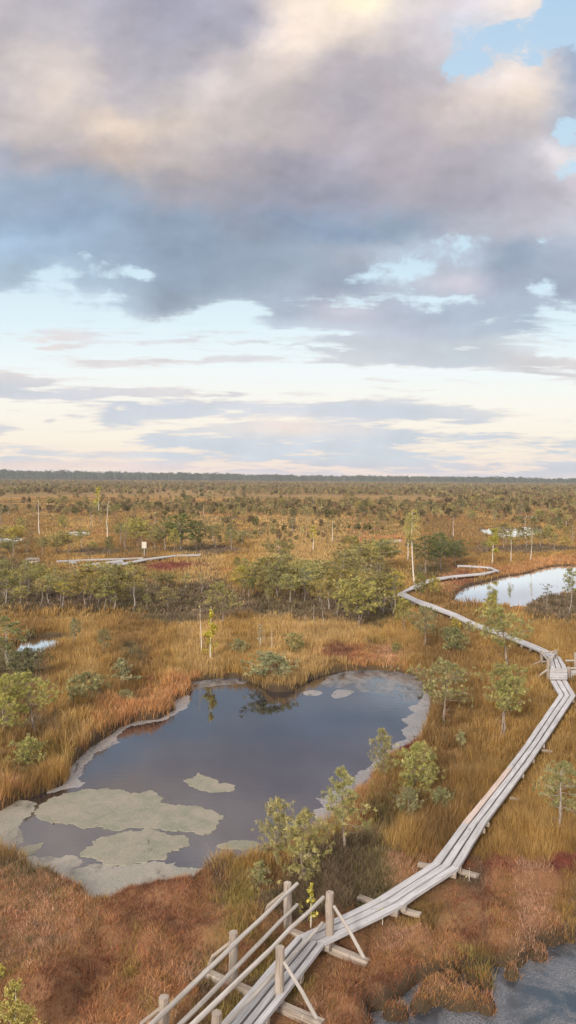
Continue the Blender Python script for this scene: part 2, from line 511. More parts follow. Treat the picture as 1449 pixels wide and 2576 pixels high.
def wood_mat(name, base, dark, pale, lich=0.35):
    m, nt, b = new_mat(name)
    at = nt.n('ShaderNodeAttribute', attribute_name='Grain')
    mp = nt.n('ShaderNodeMapping'); mp.inputs['Scale'].default_value = (38, 1.3, 1); nt.put(mp, 0, at.outputs['Vector'])
    g = nt.noise(mp.outputs[0], 1.0, 6, .6, .4)
    mp2 = nt.n('ShaderNodeMapping'); mp2.inputs['Scale'].default_value = (3.0, .9, 1); nt.put(mp2, 0, at.outputs['Vector'])
    g2 = nt.noise(mp2.outputs[0], 1.5, 4, .6)
    c = nt.mix(nt.mapr(g, .36, .60), dark, base)
    c = nt.mix(nt.math('MULTIPLY', nt.mapr(g2, .45, .75), .75), c, pale)
    sp = nt.n('ShaderNodeSeparateXYZ'); nt.put(sp, 0, at.outputs['Vector'])
    wn = nt.n('ShaderNodeTexWhiteNoise', noise_dimensions='1D'); nt.put(wn, 'W', sp.outputs[2])
    c = nt.mix(nt.mapr(wn.outputs[0], 0, 1, 0, .62, False), c, dark)
    # lichen and moss flecks
    mp3 = nt.n('ShaderNodeMapping'); mp3.inputs['Scale'].default_value = (9, 6, 1); nt.put(mp3, 0, at.outputs['Vector'])
    g3 = nt.noise(mp3.outputs[0], 2.2, 6, .7)
    c = nt.mix(nt.math('MULTIPLY', nt.mapr(g3, .60, .68), lich), c, (.50, .49, .42))
    g4 = nt.noise(mp3.outputs[0], .9, 5, .7)
    c = nt.mix(nt.math('MULTIPLY', nt.mapr(g4, .62, .70), .55), c, (.09, .075, .06))
    mp5 = nt.n('ShaderNodeMapping'); mp5.inputs['Scale'].default_value = (55, .55, 1); nt.put(mp5, 0, at.outputs['Vector'])
    g5 = nt.noise(mp5.outputs[0], 1.0, 3, .5, .2)
    c = nt.mix(nt.math('MULTIPLY', nt.mapr(g5, .66, .72), .7), c, (.06, .05, .045))
    nt.put(b, 'Base Color', c); b.inputs['Roughness'].default_value = .85
    b.inputs['Specular IOR Level'].default_value = .3
    bp = nt.n('ShaderNodeBump'); bp.inputs['Strength'].default_value = .35; bp.inputs['Distance'].default_value = .01
    nt.put(bp, 'Height', g); nt.L.new(bp.outputs[0], b.inputs['Normal'])
    return m


M_WOOD = wood_mat('weathered_plank', (.445, .44, .45), (.29, .28, .28), (.53, .525, .54))
M_NEWWOOD = wood_mat('pinkish_plank', (.50, .41, .36), (.36, .28, .24), (.55, .46, .41), .15)
M_POLE = wood_mat('weathered_pole', (.35, .295, .245), (.19, .155, .125), (.45, .40, .355), .7)
M_DULL = wood_mat('distant_plank', (.38, .365, .36), (.25, .235, .23), (.45, .44, .44))
M_RAIL = wood_mat('pale_rail', (.41, .38, .35), (.26, .235, .21), (.48, .455, .43), .6)


def water_mat(name, deep, ior=1.55, rough=.03, mossy=0.0, mirror=0.0):
    m, nt, b = new_mat(name)
    tc = nt.n('ShaderNodeTexCoord')
    n0 = nt.noise(tc.outputs['Object'], .35, 4, .6)
    c = nt.mix(nt.mapr(n0, .35, .7), deep, tuple(x * 1.7 + .003 for x in deep))
    b.inputs['Roughness'].default_value = rough
    if mossy:
        n1 = nt.noise(tc.outputs['Object'], 1.1, 6, .65, .3)
        n2 = nt.noise(tc.outputs['Object'], 30, 3, .75)
        k = nt.math('MULTIPLY', nt.mapr(n1, .38, .58), nt.mapr(n2, .38, .62, .0, 1))
        c = nt.mix(k, c, (.15, .15, .16))
        nt.put(b, 'Roughness', nt.mapr(n1, .38, .58, .06, .42))
    nt.put(b, 'Base Color', c); b.inputs['IOR'].default_value = ior
    mp = nt.n('ShaderNodeMapping'); mp.inputs['Scale'].default_value = (1.0, 2.2, 1); nt.put(mp, 0, tc.outputs['Object'])
    w = nt.noise(mp.outputs[0], 2.4, 3, .5)
    bp = nt.n('ShaderNodeBump'); bp.inputs['Strength'].default_value = .025 if not mossy else .12; bp.inputs['Distance'].default_value = .05
    nt.put(bp, 'Height', w); nt.L.new(bp.outputs[0], b.inputs['Normal'])
    if mirror:
        gl = nt.n('ShaderNodeBsdfGlossy'); gl.inputs['Color'].default_value = (.92, .95, 1, 1); gl.inputs['Roughness'].default_value = rough
        nt.L.new(bp.outputs[0], gl.inputs['Normal'])
        mx = nt.n('ShaderNodeMixShader'); mx.inputs[0].default_value = mirror
        nt.L.new(b.outputs[0], mx.inputs[1]); nt.L.new(gl.outputs[0], mx.inputs[2]); nt.L.new(mx.outputs[0], m.node_tree.nodes['Material Output'].inputs[0])
    return m


M_WATER = water_mat('bog_water', (.013, .011, .014), 2.3, mirror=.09)
M_WATERFAR = water_mat('far_bog_water', (.02, .02, .022), 1.6, .015, mirror=.9)
M_WATERMOSS = water_mat('mossy_bog_water', (.022, .027, .034), 1.6, .05, 1.0)


def moss_mat(name, a, b_, c_, scale=1.0, rough=.55, ior=1.45, holes=None):
    m, nt, b = new_mat(name)
    tc = nt.n('ShaderNodeTexCoord')
    n1 = nt.noise(tc.outputs['Object'], .9 * scale, 6, .65, .5)
    n2 = nt.noise(tc.outputs['Object'], 14 * scale, 4, .7)
    c = nt.mix(nt.mapr(n1, .32, .68), a, b_)
    c = nt.mix(nt.mapr(n2, .4, .75, 0, .7), c, c_)
    nt.put(b, 'Base Color', c); b.inputs['Roughness'].default_value = rough
    b.inputs['IOR'].default_value = ior
    bp = nt.n('ShaderNodeBump'); bp.inputs['Strength'].default_value = .4; bp.inputs['Distance'].default_value = .02
    nt.put(bp, 'Height', n2); nt.L.new(bp.outputs[0], b.inputs['Normal'])
    if holes:       # thin film: torn where it is thinnest, dark water between
        lo, hi, mx_ = holes
        mp = nt.n('ShaderNodeMapping'); mp.inputs['Scale'].default_value = (1, .55, 1); nt.put(mp, 0, tc.outputs['Object'])
        n3 = nt.noise(mp.outputs[0], 1.5, 8, .72, .6)
        nt.put(b, 'Alpha', nt.mapr(n3, lo, hi, 0, mx_))
    return m


M_MAT = moss_mat('floating_moss', (.13, .135, .095), (.215, .185, .145), (.285, .27, .20), 2.0, .6, 1.45, (.22, .36, 1.0))
M_FILM = moss_mat('pale_peat_film', (.16, .155, .15), (.25, .225, .215), (.33, .31, .30), .8, .22, 1.9, (.30, .46, .92))
M_DEEPMOSS = moss_mat('drowned_moss', (.16, .16, .125), (.24, .205, .17), (.30, .275, .22), 1.3, .35, 1.6, (.18, .50, 1.0))
M_FARFILM = moss_mat('thin_peat_film', (.16, .16, .165), (.25, .24, .24), (.34, .33, .33), .8, .15, 2.2, (.33, .62, .78))


def ground_mat():
    m, nt, b = new_mat('bog_ground')
    at = nt.n('ShaderNodeAttribute', attribute_name='Col')
    geo = nt.n('ShaderNodeNewGeometry')
    n1 = nt.noise(geo.outputs['Position'], 2.2, 6, .7)
    n2 = nt.noise(geo.outputs['Position'], .09, 6, .65)
    n3 = nt.noise(geo.outputs['Position'], .018, 5, .6)
    c = nt.mix(nt.mapr(n1, .35, .7, 0, .45), at.outputs['Color'], (.07, .05, .03))
    c = nt.mix(nt.mapr(n2, .48, .68, 0, .4), c, (.15, .125, .05))
    c = nt.mix(nt.mapr(n3, .5, .66, 0, .45), c, (.10, .085, .04))
    nt.put(b, 'Base Color', c); b.inputs['Roughness'].default_value = .95
    b.inputs['Specular IOR Level'].default_value = .1
    bp = nt.n('ShaderNodeBump'); bp.inputs['Strength'].default_value = .7; bp.inputs['Distance'].default_value = .12
    nt.put(bp, 'Height', n1); nt.L.new(bp.outputs[0], b.inputs['Normal'])
    return m


M_GROUND = ground_mat()

# ------------------------------------------------------------------ vegetation zones
TYPES = ['rust', 'gold', 'olive', 'heather', 'red', 'orange']
PAL = {
    'rust': [(.20, .085, .05), (.30, .122, .06), (.35, .165, .075), (.31, .18, .065), (.40, .195, .09), (.46, .26, .16), (.49, .30, .19)],
    'gold': [(.21, .125, .045), (.27, .16, .052), (.32, .19, .06), (.36, .22, .066), (.40, .255, .08), (.45, .30, .12)],
    'olive': [(.25, .19, .052), (.30, .225, .06), (.19, .145, .045), (.32, .235, .07)],
    'heather': [(.15, .105, .07), (.20, .14, .09), (.11, .085, .05), (.17, .14, .06)],
    'red': [(.22, .06, .042), (.30, .10, .065), (.17, .045, .032)],
    'orange': [(.46, .24, .10), (.42, .20, .08), (.50, .29, .13), (.37, .18, .07)],
}
# soft patches seen in the photograph: cx, cy, rx, ry, type, weight
PATCH = [
    (1150, 2510, 110, 45, 'rust', 1.8), (1020, 2500, 60, 50, 'rust', .8),
    (40, 2310, 60, 40, 'red', 1.1), (230, 2420, 60, 35, 'rust', .5), (405, 2440, 70, 50, 'red', .9), (470, 2265, 45, 30, 'red', .8), (250, 2540, 160, 50, 'olive', .35), (90, 2340, 160, 110, 'rust', .55), (470, 2330, 160, 60, 'rust', .3),
    (120, 2480, 110, 45, 'olive', .25), (420, 2330, 120, 45, 'gold', .3), (620, 2270, 60, 40, 'olive', .8), (640, 2380, 60, 60, 'red', .6), (60, 2440, 40, 30, 'red', .7),
    (900, 2240, 150, 60, 'heather', 1.7), (760, 2290, 90, 50, 'heather', 1.2), (840, 2190, 90, 40, 'heather', 1.3), (1010, 2330, 130, 70, 'gold', 1.0), (1090, 2300, 90, 50, 'gold', 1.0),
    (950, 2395, 70, 30, 'red', .8), (930, 2440, 60, 30, 'olive', .8), (1290, 2200, 160, 30, 'red', 1.0), (1420, 2200, 60, 30, 'red', 1.0), (1150, 2215, 60, 25, 'heather', 1.4),
    (1330, 2100, 130, 70, 'gold', 1.0), (1270, 2020, 50, 60, 'olive', 1.0), (1010, 2080, 60, 40, 'heather', .9), (1060, 2120, 80, 40, 'gold', .8), (1010, 1890, 40, 14, 'red', 2.0), (880, 2010, 40, 20, 'red', 1.0),
    (800, 2090, 30, 30, 'red', 1.2), (70, 1970, 40, 14, 'red', 1.0), (40, 1990, 60, 20, 'rust', 1.6), (120, 1920, 70, 25, 'olive', .9), (100, 1830, 120, 40, 'heather', .8),
    (840, 1650, 200, 26, 'rust', 1.0), (1010, 1640, 110, 14, 'red', .4), (690, 1700, 70, 24, 'rust', 1.5), (450, 1740, 60, 40, 'orange', 1.3), (330, 1800, 110, 40, 'orange', 1.1),
    (60, 1700, 70, 60, 'heather', 1.4), (330, 1650, 50, 30, 'heather', 1.0), (120, 1585, 140, 30, 'gold', 1.5), (110, 1605, 90, 12, 'red', 1.4), (430, 1560, 60, 20, 'heather', 1.2), (260, 1745, 50, 30, 'heather', .7),
    (380, 1505, 420, 40, 'heather', 1.25), (760, 1545, 280, 34, 'heather', 1.25), (40, 1470, 120, 60, 'heather', 1.2), (1400, 1530, 90, 36, 'heather', 2.4), (720, 1600, 260, 22, 'gold', 1.4),
    (1230, 1560, 80, 30, 'gold', 1.3), (1080, 1545, 50, 20, 'orange', 1.2), (1290, 1535, 50, 14, 'orange', 1.4), (1150, 1465, 60, 30, 'rust', 1.5), (1270, 1435, 120, 16, 'orange', 1.6), (1420, 1410, 90, 12, 'orange', 1.3),
    (480, 1425, 110, 16, 'red', .9), (560, 1440, 80, 14, 'orange', 1.0), (400, 1430, 40, 10, 'red', .8), (1340, 1383, 130, 12, 'heather', 2.0), (1080, 1440, 70, 34, 'heather', 1.6), (520, 1385, 130, 10, 'heather', 1.4),
    (240, 1390, 100, 10, 'heather', 1.1), (1250, 1285, 120, 10, 'rust', .8),
]


def zone_weights(X, Y, sd):
    px, py = proj(X, Y, 0)
    r = np.hypot(X, Y)
    s = np.clip(r / 14.0, 1, 12)          # patch size grows with distance
    w = {t: np.zeros(np.shape(X)) for t in TYPES}
    low = sstep(2150, 2230, py - np.where(px > 1050, -30, 0))
    w['rust'] += 1.12 * low
    w['gold'] += .15 * low
    w['olive'] += .12 * low * sstep(2330, 2480, py)
    w['gold'] += 1.05 * (1 - low)
    w['orange'] += .35 * (1 - low) + .55 * (1 - low) * np.exp(-np.abs(sd) / (0.5 + r * .02)) + .35 * (1 - sstep(1400, 1460, py))
    w['olive'] += .42 + .2 * (1 - sstep(1280, 1380, py))
    w['heather'] += .38 + .12 * (1 - sstep(1450, 1650, py))
    w['red'] += .22
    w['rust'] += .35 * (1 - low)
    for cx, cy, rx, ry, t, k in PATCH:
        w[t] += k * np.exp(-((px - cx) / rx) ** 2 - ((py - cy) / ry) ** 2)
    for i, t in enumerate(TYPES):
        w[t] += (1.65 + .6 * low) * (fbm(X / s * 1.15 + i * 31, Y / s * 1.15 - i * 17, 60 + i, 3) - .5)
    return np.stack([w[t] for t in TYPES], -1)


def zone_mean_col(X, Y, sd):
    w = zone_weights(X, Y, sd)
    e = np.exp(w * 5); e /= e.sum(-1, keepdims=True)
    pal = np.array([np.mean(PAL[t], 0) for t in TYPES])
    return e @ pal


# ------------------------------------------------------------------ ground sheet
def build_ground():
    rr = np.concatenate([np.geomspace(2.5, 9, 20)[:-1], np.geomspace(9, 150, 560)[:-1], np.geomspace(150, 2400, 130)])
    th = np.concatenate([np.linspace(-math.pi, -R(36), 40)[:-1], np.linspace(-R(36), R(36), 520), np.linspace(R(36), math.pi, 40)[1:-1]])
    TH, RR = np.meshgrid(th, rr)
    X = (RR * np.sin(TH)).ravel(); Y = (RR * np.cos(TH)).ravel()
    sd = pond_sd(X, Y)
    Z = ground_h(X, Y, sd)
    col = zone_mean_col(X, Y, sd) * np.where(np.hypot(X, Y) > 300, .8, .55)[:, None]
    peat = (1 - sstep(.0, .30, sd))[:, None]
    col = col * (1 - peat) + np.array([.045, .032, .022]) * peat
    nr, nt_ = len(rr), len(th)
    i = np.arange(nr - 1)[:, None] * nt_; j = np.arange(nt_)[None, :]; k = (j + 1) % nt_
    Q = np.stack([i + j, i + nt_ + j, i + nt_ + k, i + k], -1).reshape(-1, 4)
    Q = Q[:, ::-1]
    V = np.stack([X, Y, Z], 1)
    V = np.concatenate([V, [[0, 0, 0.0]]]); col = np.concatenate([col, col[:1]])
    T = np.stack([np.full(nt_, nr * nt_), k[0], j[0]], -1)
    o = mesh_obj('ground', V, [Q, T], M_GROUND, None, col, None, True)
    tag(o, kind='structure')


build_ground()


def fan(A, z):
    """triangulated flat polygon through bmesh-free ear clipping (mathutils)"""
    from mathutils.geometry import tessellate_polygon
    pts = [Vector((p[0], p[1], 0)) for p in A]
    tri = tessellate_polygon([pts])
    V = np.array([(p[0], p[1], z) for p in A])
    T = []
    for t in tri:
        a, b, c = [V[i] for i in t]
        T.append(t if np.cross(b - a, c - a)[2] > 0 else t[::-1])
    return V, np.array(T)


def grow(A, d):
    """push a polygon outwards by d"""
    n = len(A); e = np.roll(A, -1, 0) - np.roll(A, 1, 0)
    nrm = np.stack([e[:, 1], -e[:, 0]], 1); nrm /= np.linalg.norm(nrm, axis=1)[:, None] + 1e-9
    area = 0.5 * np.sum(A[:, 0] * np.roll(A[:, 1], -1) - np.roll(A[:, 0], -1) * A[:, 1])
    return A + nrm * (d if area > 0 else -d)


for k, A in PONDS.items():
    big = k in ('main', 'east', 'corner', 'hollow')
    r = np.hypot(*A.mean(0))
    B = grow(A, .25 if big else .6)
    V, T = fan(B, WATER_Z if big else -0.05)
    o = mesh_obj('pond_water', V, T, M_WATERMOSS if k == 'corner' else (M_WATER if k == 'main' else M_WATERFAR))
    tag(o, kind='structure')


# ------------------------------------------------------------------ floating moss mats
def moss_patch(name, pix, label, mat, z=0.012, th=0.03, jit=0.10, cat='moss mat', group=None, seed=50):
    A = world_poly(pix, z=WATER_Z, step=.06, jit=0)
    nx = fbm(A[:, 0] * 3.1, A[:, 1] * 3.1, seed, 4) - .5; ny = fbm(A[:, 0] * 3.1, A[:, 1] * 3.1, seed + 9, 4) - .5
    A = A + np.stack([nx, ny], 1) * 2 * jit
    A = A + np.stack([fbm(A[:, 0] * 9, A[:, 1] * 14, seed + 3, 3) - .5, fbm(A[:, 0] * 9, A[:, 1] * 14, seed + 4, 3) - .5], 1) * jit * 2.4
    n = len(A)
    V, T = fan(A, WATER_Z + z)
    lip = grow(A, .03)
    V2 = np.array([(p[0], p[1], WATER_Z + z - th) for p in lip])
    area = 0.5 * np.sum(A[:, 0] * np.roll(A[:, 1], -1) - np.roll(A[:, 0], -1) * A[:, 1])
    i = np.arange(n); j = (i + 1) % n
    Q = np.stack([i, n + i, n + j, j], 1)
    if area < 0: Q = Q[:, ::-1]
    o = mesh_obj(name, np.concatenate([V, V2]), [T, Q], mat)
    tag(o, label, cat, group)


def z5(pts): return [(x / 2, y / 2 + 1855) for x, y in pts]


G_M = 'moss mats floating on the main pond'
moss_patch('floating_moss_mat', z5([(180, 385), (200, 345), (260, 305), (360, 275), (480, 262), (590, 262), (640, 280), (700, 278), (760, 270), (810, 290), (830, 310), (800, 325), (850, 340), (930, 338), (1010, 350),
                           (1070, 370), (1105, 400), (1100, 440), (1060, 480), (1000, 490), (940, 475), (850, 465), (790, 460), (640, 460), (580, 470), (500, 450), (420, 455), (330, 435), (250, 425), (200, 405)]),
           'largest greenish beige moss mat, spread across the near part of the pond', M_MAT, group=G_M)
moss_patch('floating_moss_mat', z5([(415, 590), (450, 560), (490, 515), (540, 497), (640, 474), (740, 466), (820, 479), (850, 495), (930, 500), (968, 515), (955, 540), (890, 560), (850, 590), (820, 615), (700, 630), (580, 640), (490, 625)]),
           'oval moss mat lying between the largest mat and the near bank', M_MAT, group=G_M, z=.016, seed=70)
moss_patch('floating_moss_mat', z5([(928, 218), (970, 205), (985, 183), (1020, 190), (1090, 215), (1100, 232), (1140, 230), (1178, 245), (1170, 270), (1080, 278), (1000, 262), (960, 240)]),
           'small pale moss mat floating alone on the open dark water', M_MAT, group=G_M, jit=.07, seed=90)
moss_patch('floating_moss_mat', z5([(1088, 548), (1150, 525), (1200, 517), (1285, 520), (1300, 545), (1230, 567), (1130, 560)]),
           'small beige moss mat beside the twin pines on the near shore', M_MAT, group=G_M, jit=.06, seed=33)
moss_patch('floating_moss_mat', z5([(45, 580), (110, 550), (210, 533), (200, 560), (170, 585), (120, 597)]),
           'small tongue of moss mat next to the pond edge at the frame side', M_MAT, group=G_M, jit=.06, seed=37)
moss_patch('floating_moss_mat', z5([(-420, 330), (-100, 325), (60, 320), (185, 330), (165, 385), (95, 435), (120, 520), (60, 570), (40, 600), (70, 640), (-100, 640), (-420, 600)]),
           'moss shelf hugging the bank where the pond leaves the frame', M_DEEPMOSS, z=.008, group=G_M, seed=41)
moss_patch('floating_moss_mat', z5([(-60, 640), (60, 612), (150, 606), (260, 600), (380, 603), (405, 615), (395, 645), (345, 668), (420, 655), (480, 640), (620, 652), (760, 632), (870, 632), (885, 655), (960, 650),
                           (1010, 655), (1060, 650), (1040, 700), (960, 760), (700, 840), (500, 850), (380, 840), (150, 760)]),
           'broad shallow moss shelf along the near rust coloured bank', M_DEEPMOSS, z=.008, group=G_M, seed=44)
G_F = 'pale peat films along the main pond shore'
moss_patch('shore_film', [(400, 1790), (436, 1765), (470, 1745), (478, 1762), (470, 1780), (445, 1792), (420, 1808), (370, 1818), (325, 1828), (290, 1852), (295, 1868), (262, 1885), (235, 1895), (230, 1910), (212, 1925), (205, 1945),
                          (195, 1958), (210, 1970), (195, 1980), (160, 1986), (120, 1996), (150, 1960), (178, 1915), (230, 1862), (290, 1826), (345, 1800)],
           'long pale film trailing the grassy north-west shore', M_FILM, z=.006, th=.012, jit=.08, group=G_F, cat='peat film', seed=101)
moss_patch('shore_film', [(470, 1735), (484, 1712), (545, 1704), (600, 1703), (625, 1714), (600, 1722), (560, 1722), (520, 1727), (490, 1734)],
           'pale film in the cove behind the yellow birch', M_FARFILM, z=.006, th=.012, jit=.06, group=G_F, cat='peat film', seed=104)
moss_patch('shore_film', [(805, 1722), (830, 1702), (870, 1690), (930, 1683), (1000, 1688), (1055, 1702), (1070, 1718), (1066, 1742), (1040, 1762), (1000, 1758), (950, 1742), (900, 1740), (850, 1730)],
           'wide thin silvery film at the far end of the pond', M_FARFILM, z=.006, th=.012, jit=.10, group=G_F, cat='peat film', seed=107)
moss_patch('shore_film', [(835, 1745), (850, 1735), (890, 1738), (880, 1748), (850, 1756), (838, 1754)], 'smaller of two pale film islets, at the far end', M_FILM, z=.006, th=.012, jit=.04, group=G_F, cat='peat film', seed=110)
moss_patch('shore_film', [(760, 1742), (780, 1736), (808, 1740), (806, 1748), (775, 1750)], 'pale film islet straight off the tussock headland', M_FILM, z=.006, th=.012, jit=.04, group=G_F, cat='peat film', seed=111)
moss_patch('shore_film', [(1090, 1740), (1095, 1800), (1070, 1835), (1055, 1862), (1005, 1880), (975, 1892), (990, 1868), (1020, 1860), (1012, 1840), (1030, 1822), (1008, 1812), (1040, 1795), (1030, 1780), (1060, 1765), (1064, 1745)],
           'pale film under the spreading pine on the east shore', M_FILM, z=.006, th=.012, jit=.10, group=G_F, cat='peat film', seed=113)
moss_patch('shore_film', [(980, 1890), (945, 1932), (915, 1968), (872, 2000), (845, 2030), (825, 2075), (800, 2070), (792, 2040), (812, 2028), (805, 2010), (830, 2000), (850, 1982), (885, 1962), (900, 1945), (930, 1930), (948, 1903)],
           'pale film along the shore below the bushy pine pair', M_FILM, z=.006, th=.012, jit=.10, group=G_F, cat='peat film', seed=116)


# ------------------------------------------------------------------ grasses, moss and heather
def blades(name, n, r0, r1, half, hscale, width, per_tuft, tuft_r, seed, density_keep=None, mat=M_BLADE):
    g = np.random.default_rng(seed)
    nt_ = n // per_tuft
    th = g.uniform(-half, half, nt_); rr = np.sqrt(g.uniform(r0 * r0, r1 * r1, nt_))
    tx = rr * np.sin(th); ty = rr * np.cos(th)
    sd = pond_sd(tx, ty)
    keep = sd > -0.06
    tx, ty, sd = tx[keep], ty[keep], sd[keep]
    w = zone_weights(tx, ty, sd) + g.normal(0, .16, (len(tx), len(TYPES)))
    ti = w.argmax(1)
    # per type form: height lo, hi, lean, curl, density, width
    form = np.array([[.10, .24, .75, .6, 1.0, 1.0], [.20, .44, .36, .35, .85, .9], [.16, .36, .5, .4, .9, 1.1], [.14, .34, .7, .3, 1.0, 1.25], [.06, .15, .9, .5, 1.0, 1.3], [.14, .34, .55, .5, 1.0, .9]])
    keep = g.random(len(tx)) < form[ti, 4]
    tx, ty, ti = tx[keep], ty[keep], ti[keep]
    m = len(tx)
    pal = np.zeros((m, 3)); rr_ = np.hypot(tx, ty)
    for i, t in enumerate(TYPES):
        s = ti == i; P = np.array(PAL[t])
        fld = fbm(tx[s] * 1.1 / np.clip(rr_[s] / 14, 1, 12), ty[s] * 1.1 / np.clip(rr_[s] / 14, 1, 12), 210 + i, 3)
        pal[s] = P[np.clip(((fld - .22) / .56 * len(P) + g.normal(0, .9, s.sum())), 0, len(P) - 1).astype(int)]
    pal *= g.uniform(.8, 1.2, (m, 1)) * (.68 + .64 * fbm(tx * .7, ty * .7, 83, 3))[:, None]
    big = g.uniform(.7, 1.25, m) * (0.75 + .5 * vnoise(tx * .8, ty * .8, 77))
    T = np.repeat(np.arange(m), per_tuft); N = len(T)
    a = g.uniform(0, 2 * np.pi, N); q = np.sqrt(g.random(N)) * tuft_r
    bx = tx[T] + q * np.cos(a); by = ty[T] + q * np.sin(a)
    dsd = deck_sd(bx, by)
    sd = pond_sd(bx, by)
    k = (dsd > -.30) & (sd > -.09)
    T, a, q, bx, by, dsd, sd = T[k], a[k], q[k], bx[k], by[k], dsd[k], sd[k]; N = len(T)
    f = form[ti[T]]
    h = (f[:, 0] + (f[:, 1] - f[:, 0]) * g.random(N)) * big[T] * hscale
    h *= 0.5 + .5 * sstep(-.05, .45, dsd)
    h *= 1 - .38 * sstep(2150, 2230, proj(bx, by, 0)[1])
    h = np.where(dsd < .02, np.minimum(h, .12), h)
    bz = np.maximum(ground_h(bx, by, sd) - .02, WATER_Z - .06)
    h *= 1 + .12 * np.exp(-np.abs(sd) / .35)
    la = a + g.normal(0, .7, N)
    lean = f[:, 2] * (0.25 + q / tuft_r * .8) * g.uniform(.4, 1.3, N)
    dx = np.cos(la); dy = np.sin(la)
    wd = width * f[:, 5] * g.uniform(.6, 1.4, N)
    ang = g.uniform(0, np.pi, N); sx = np.cos(ang) * wd / 2; sy = np.sin(ang) * wd / 2
    mh = h * .55; ml = lean * h * .35
    tl = lean * h * (1 + f[:, 3] * g.random(N)); tz = h * (1 - .3 * lean * f[:, 3])
    V = np.empty((N, 5, 3), np.float32)
    V[:, 0] = np.stack([bx - sx, by - sy, bz], 1); V[:, 1] = np.stack([bx + sx, by + sy, bz], 1)
    V[:, 2] = np.stack([bx + dx * ml - sx * .8, by + dy * ml - sy * .8, bz + mh], 1); V[:, 3] = np.stack([bx + dx * ml + sx * .8, by + dy * ml + sy * .8, bz + mh], 1)
    V[:, 4] = np.stack([bx + dx * tl, by + dy * tl, bz + tz], 1)
    b = np.arange(N)[:, None] * 5
    Q = b + np.array([[0, 1, 3, 2]]); Tr = b + np.array([[2, 3, 4]])
    c = pal[T] * g.uniform(.6, 1.4, (N, 1))
    col = np.repeat(c[:, None, :], 5, 1)
    tip = np.array([.58, .44, .28]); tk = g.random((N, 1)) ** 1.5 * .55
    col[:, 4] = c * (1 - tk) + tip * tk
    return V.reshape(-1, 3), col.reshape(-1, 3)


H = R(30)
BL = [blades('g', 640000, 7.5, 23, R(36), 1.0, .0075, 18, .12, 101), blades('g', 456000, 23, 46, H, 1.0, .016, 13, .17, 102),
      blades('g', 396000, 46, 115, H, 1.05, .045, 8, .32, 103), blades('g', 252000, 115, 330, H, 1.1, .13, 6, .8, 104)]
bV = np.concatenate([b[0] for b in BL]); bC = np.concatenate([b[1] for b in BL])
_b = np.arange(len(bV) // 5)[:, None] * 5
tag(mesh_obj('bog_grass', bV, [_b + np.array([[0, 1, 3, 2]]), _b + np.array([[2, 3, 4]])], M_BLADE, None, bC), kind='stuff')
print('blades', len(bV) // 5)
del BL, bV, bC, _b


# ------------------------------------------------------------------ trees
def needles(mb, P, D, n_each, ln, wd, g, cols, droop=0.0):
    """fans of needles at points P (m,3) pointing along D"""
    m = len(P)
    T = np.repeat(np.arange(m), n_each); N = len(T)
    d = D[T] * g.uniform(.3, 1.1, (N, 1)) + g.normal(0, .62, (N, 3))
    d[:, 2] += .15 - droop
    d /= np.linalg.norm(d, axis=1)[:, None] + 1e-9
    base = P[T] + g.normal(0, ln * .22, (N, 3))
    s = np.cross(d, g.normal(0, 1, (N, 3))); s /= np.linalg.norm(s, axis=1)[:, None] + 1e-9
    L = ln * g.uniform(.6, 1.25, (N, 1)); w = wd * g.uniform(.7, 1.3, (N, 1))
    V = np.stack([base - s * w * .35, base + s * w * .35, base + d * L * .55 + s * w * .5, base + d * L, base + d * L * .55 - s * w * .5], 1)
    c = cols[T] * g.uniform(.8, 1.2, (N, 1))
    col = np.repeat(c[:, None, :], 5, 1)
    b = np.arange(N)[:, None] * 5
    mb.add(V.reshape(-1, 3), b + np.array([[0, 1, 2, 4]]), b + np.array([[4, 2, 3]]), col.reshape(-1, 3))


GREEN = np.array([(.125, .15, .045), (.16, .18, .05), (.10, .125, .045), (.20, .205, .06), (.14, .155, .06)])


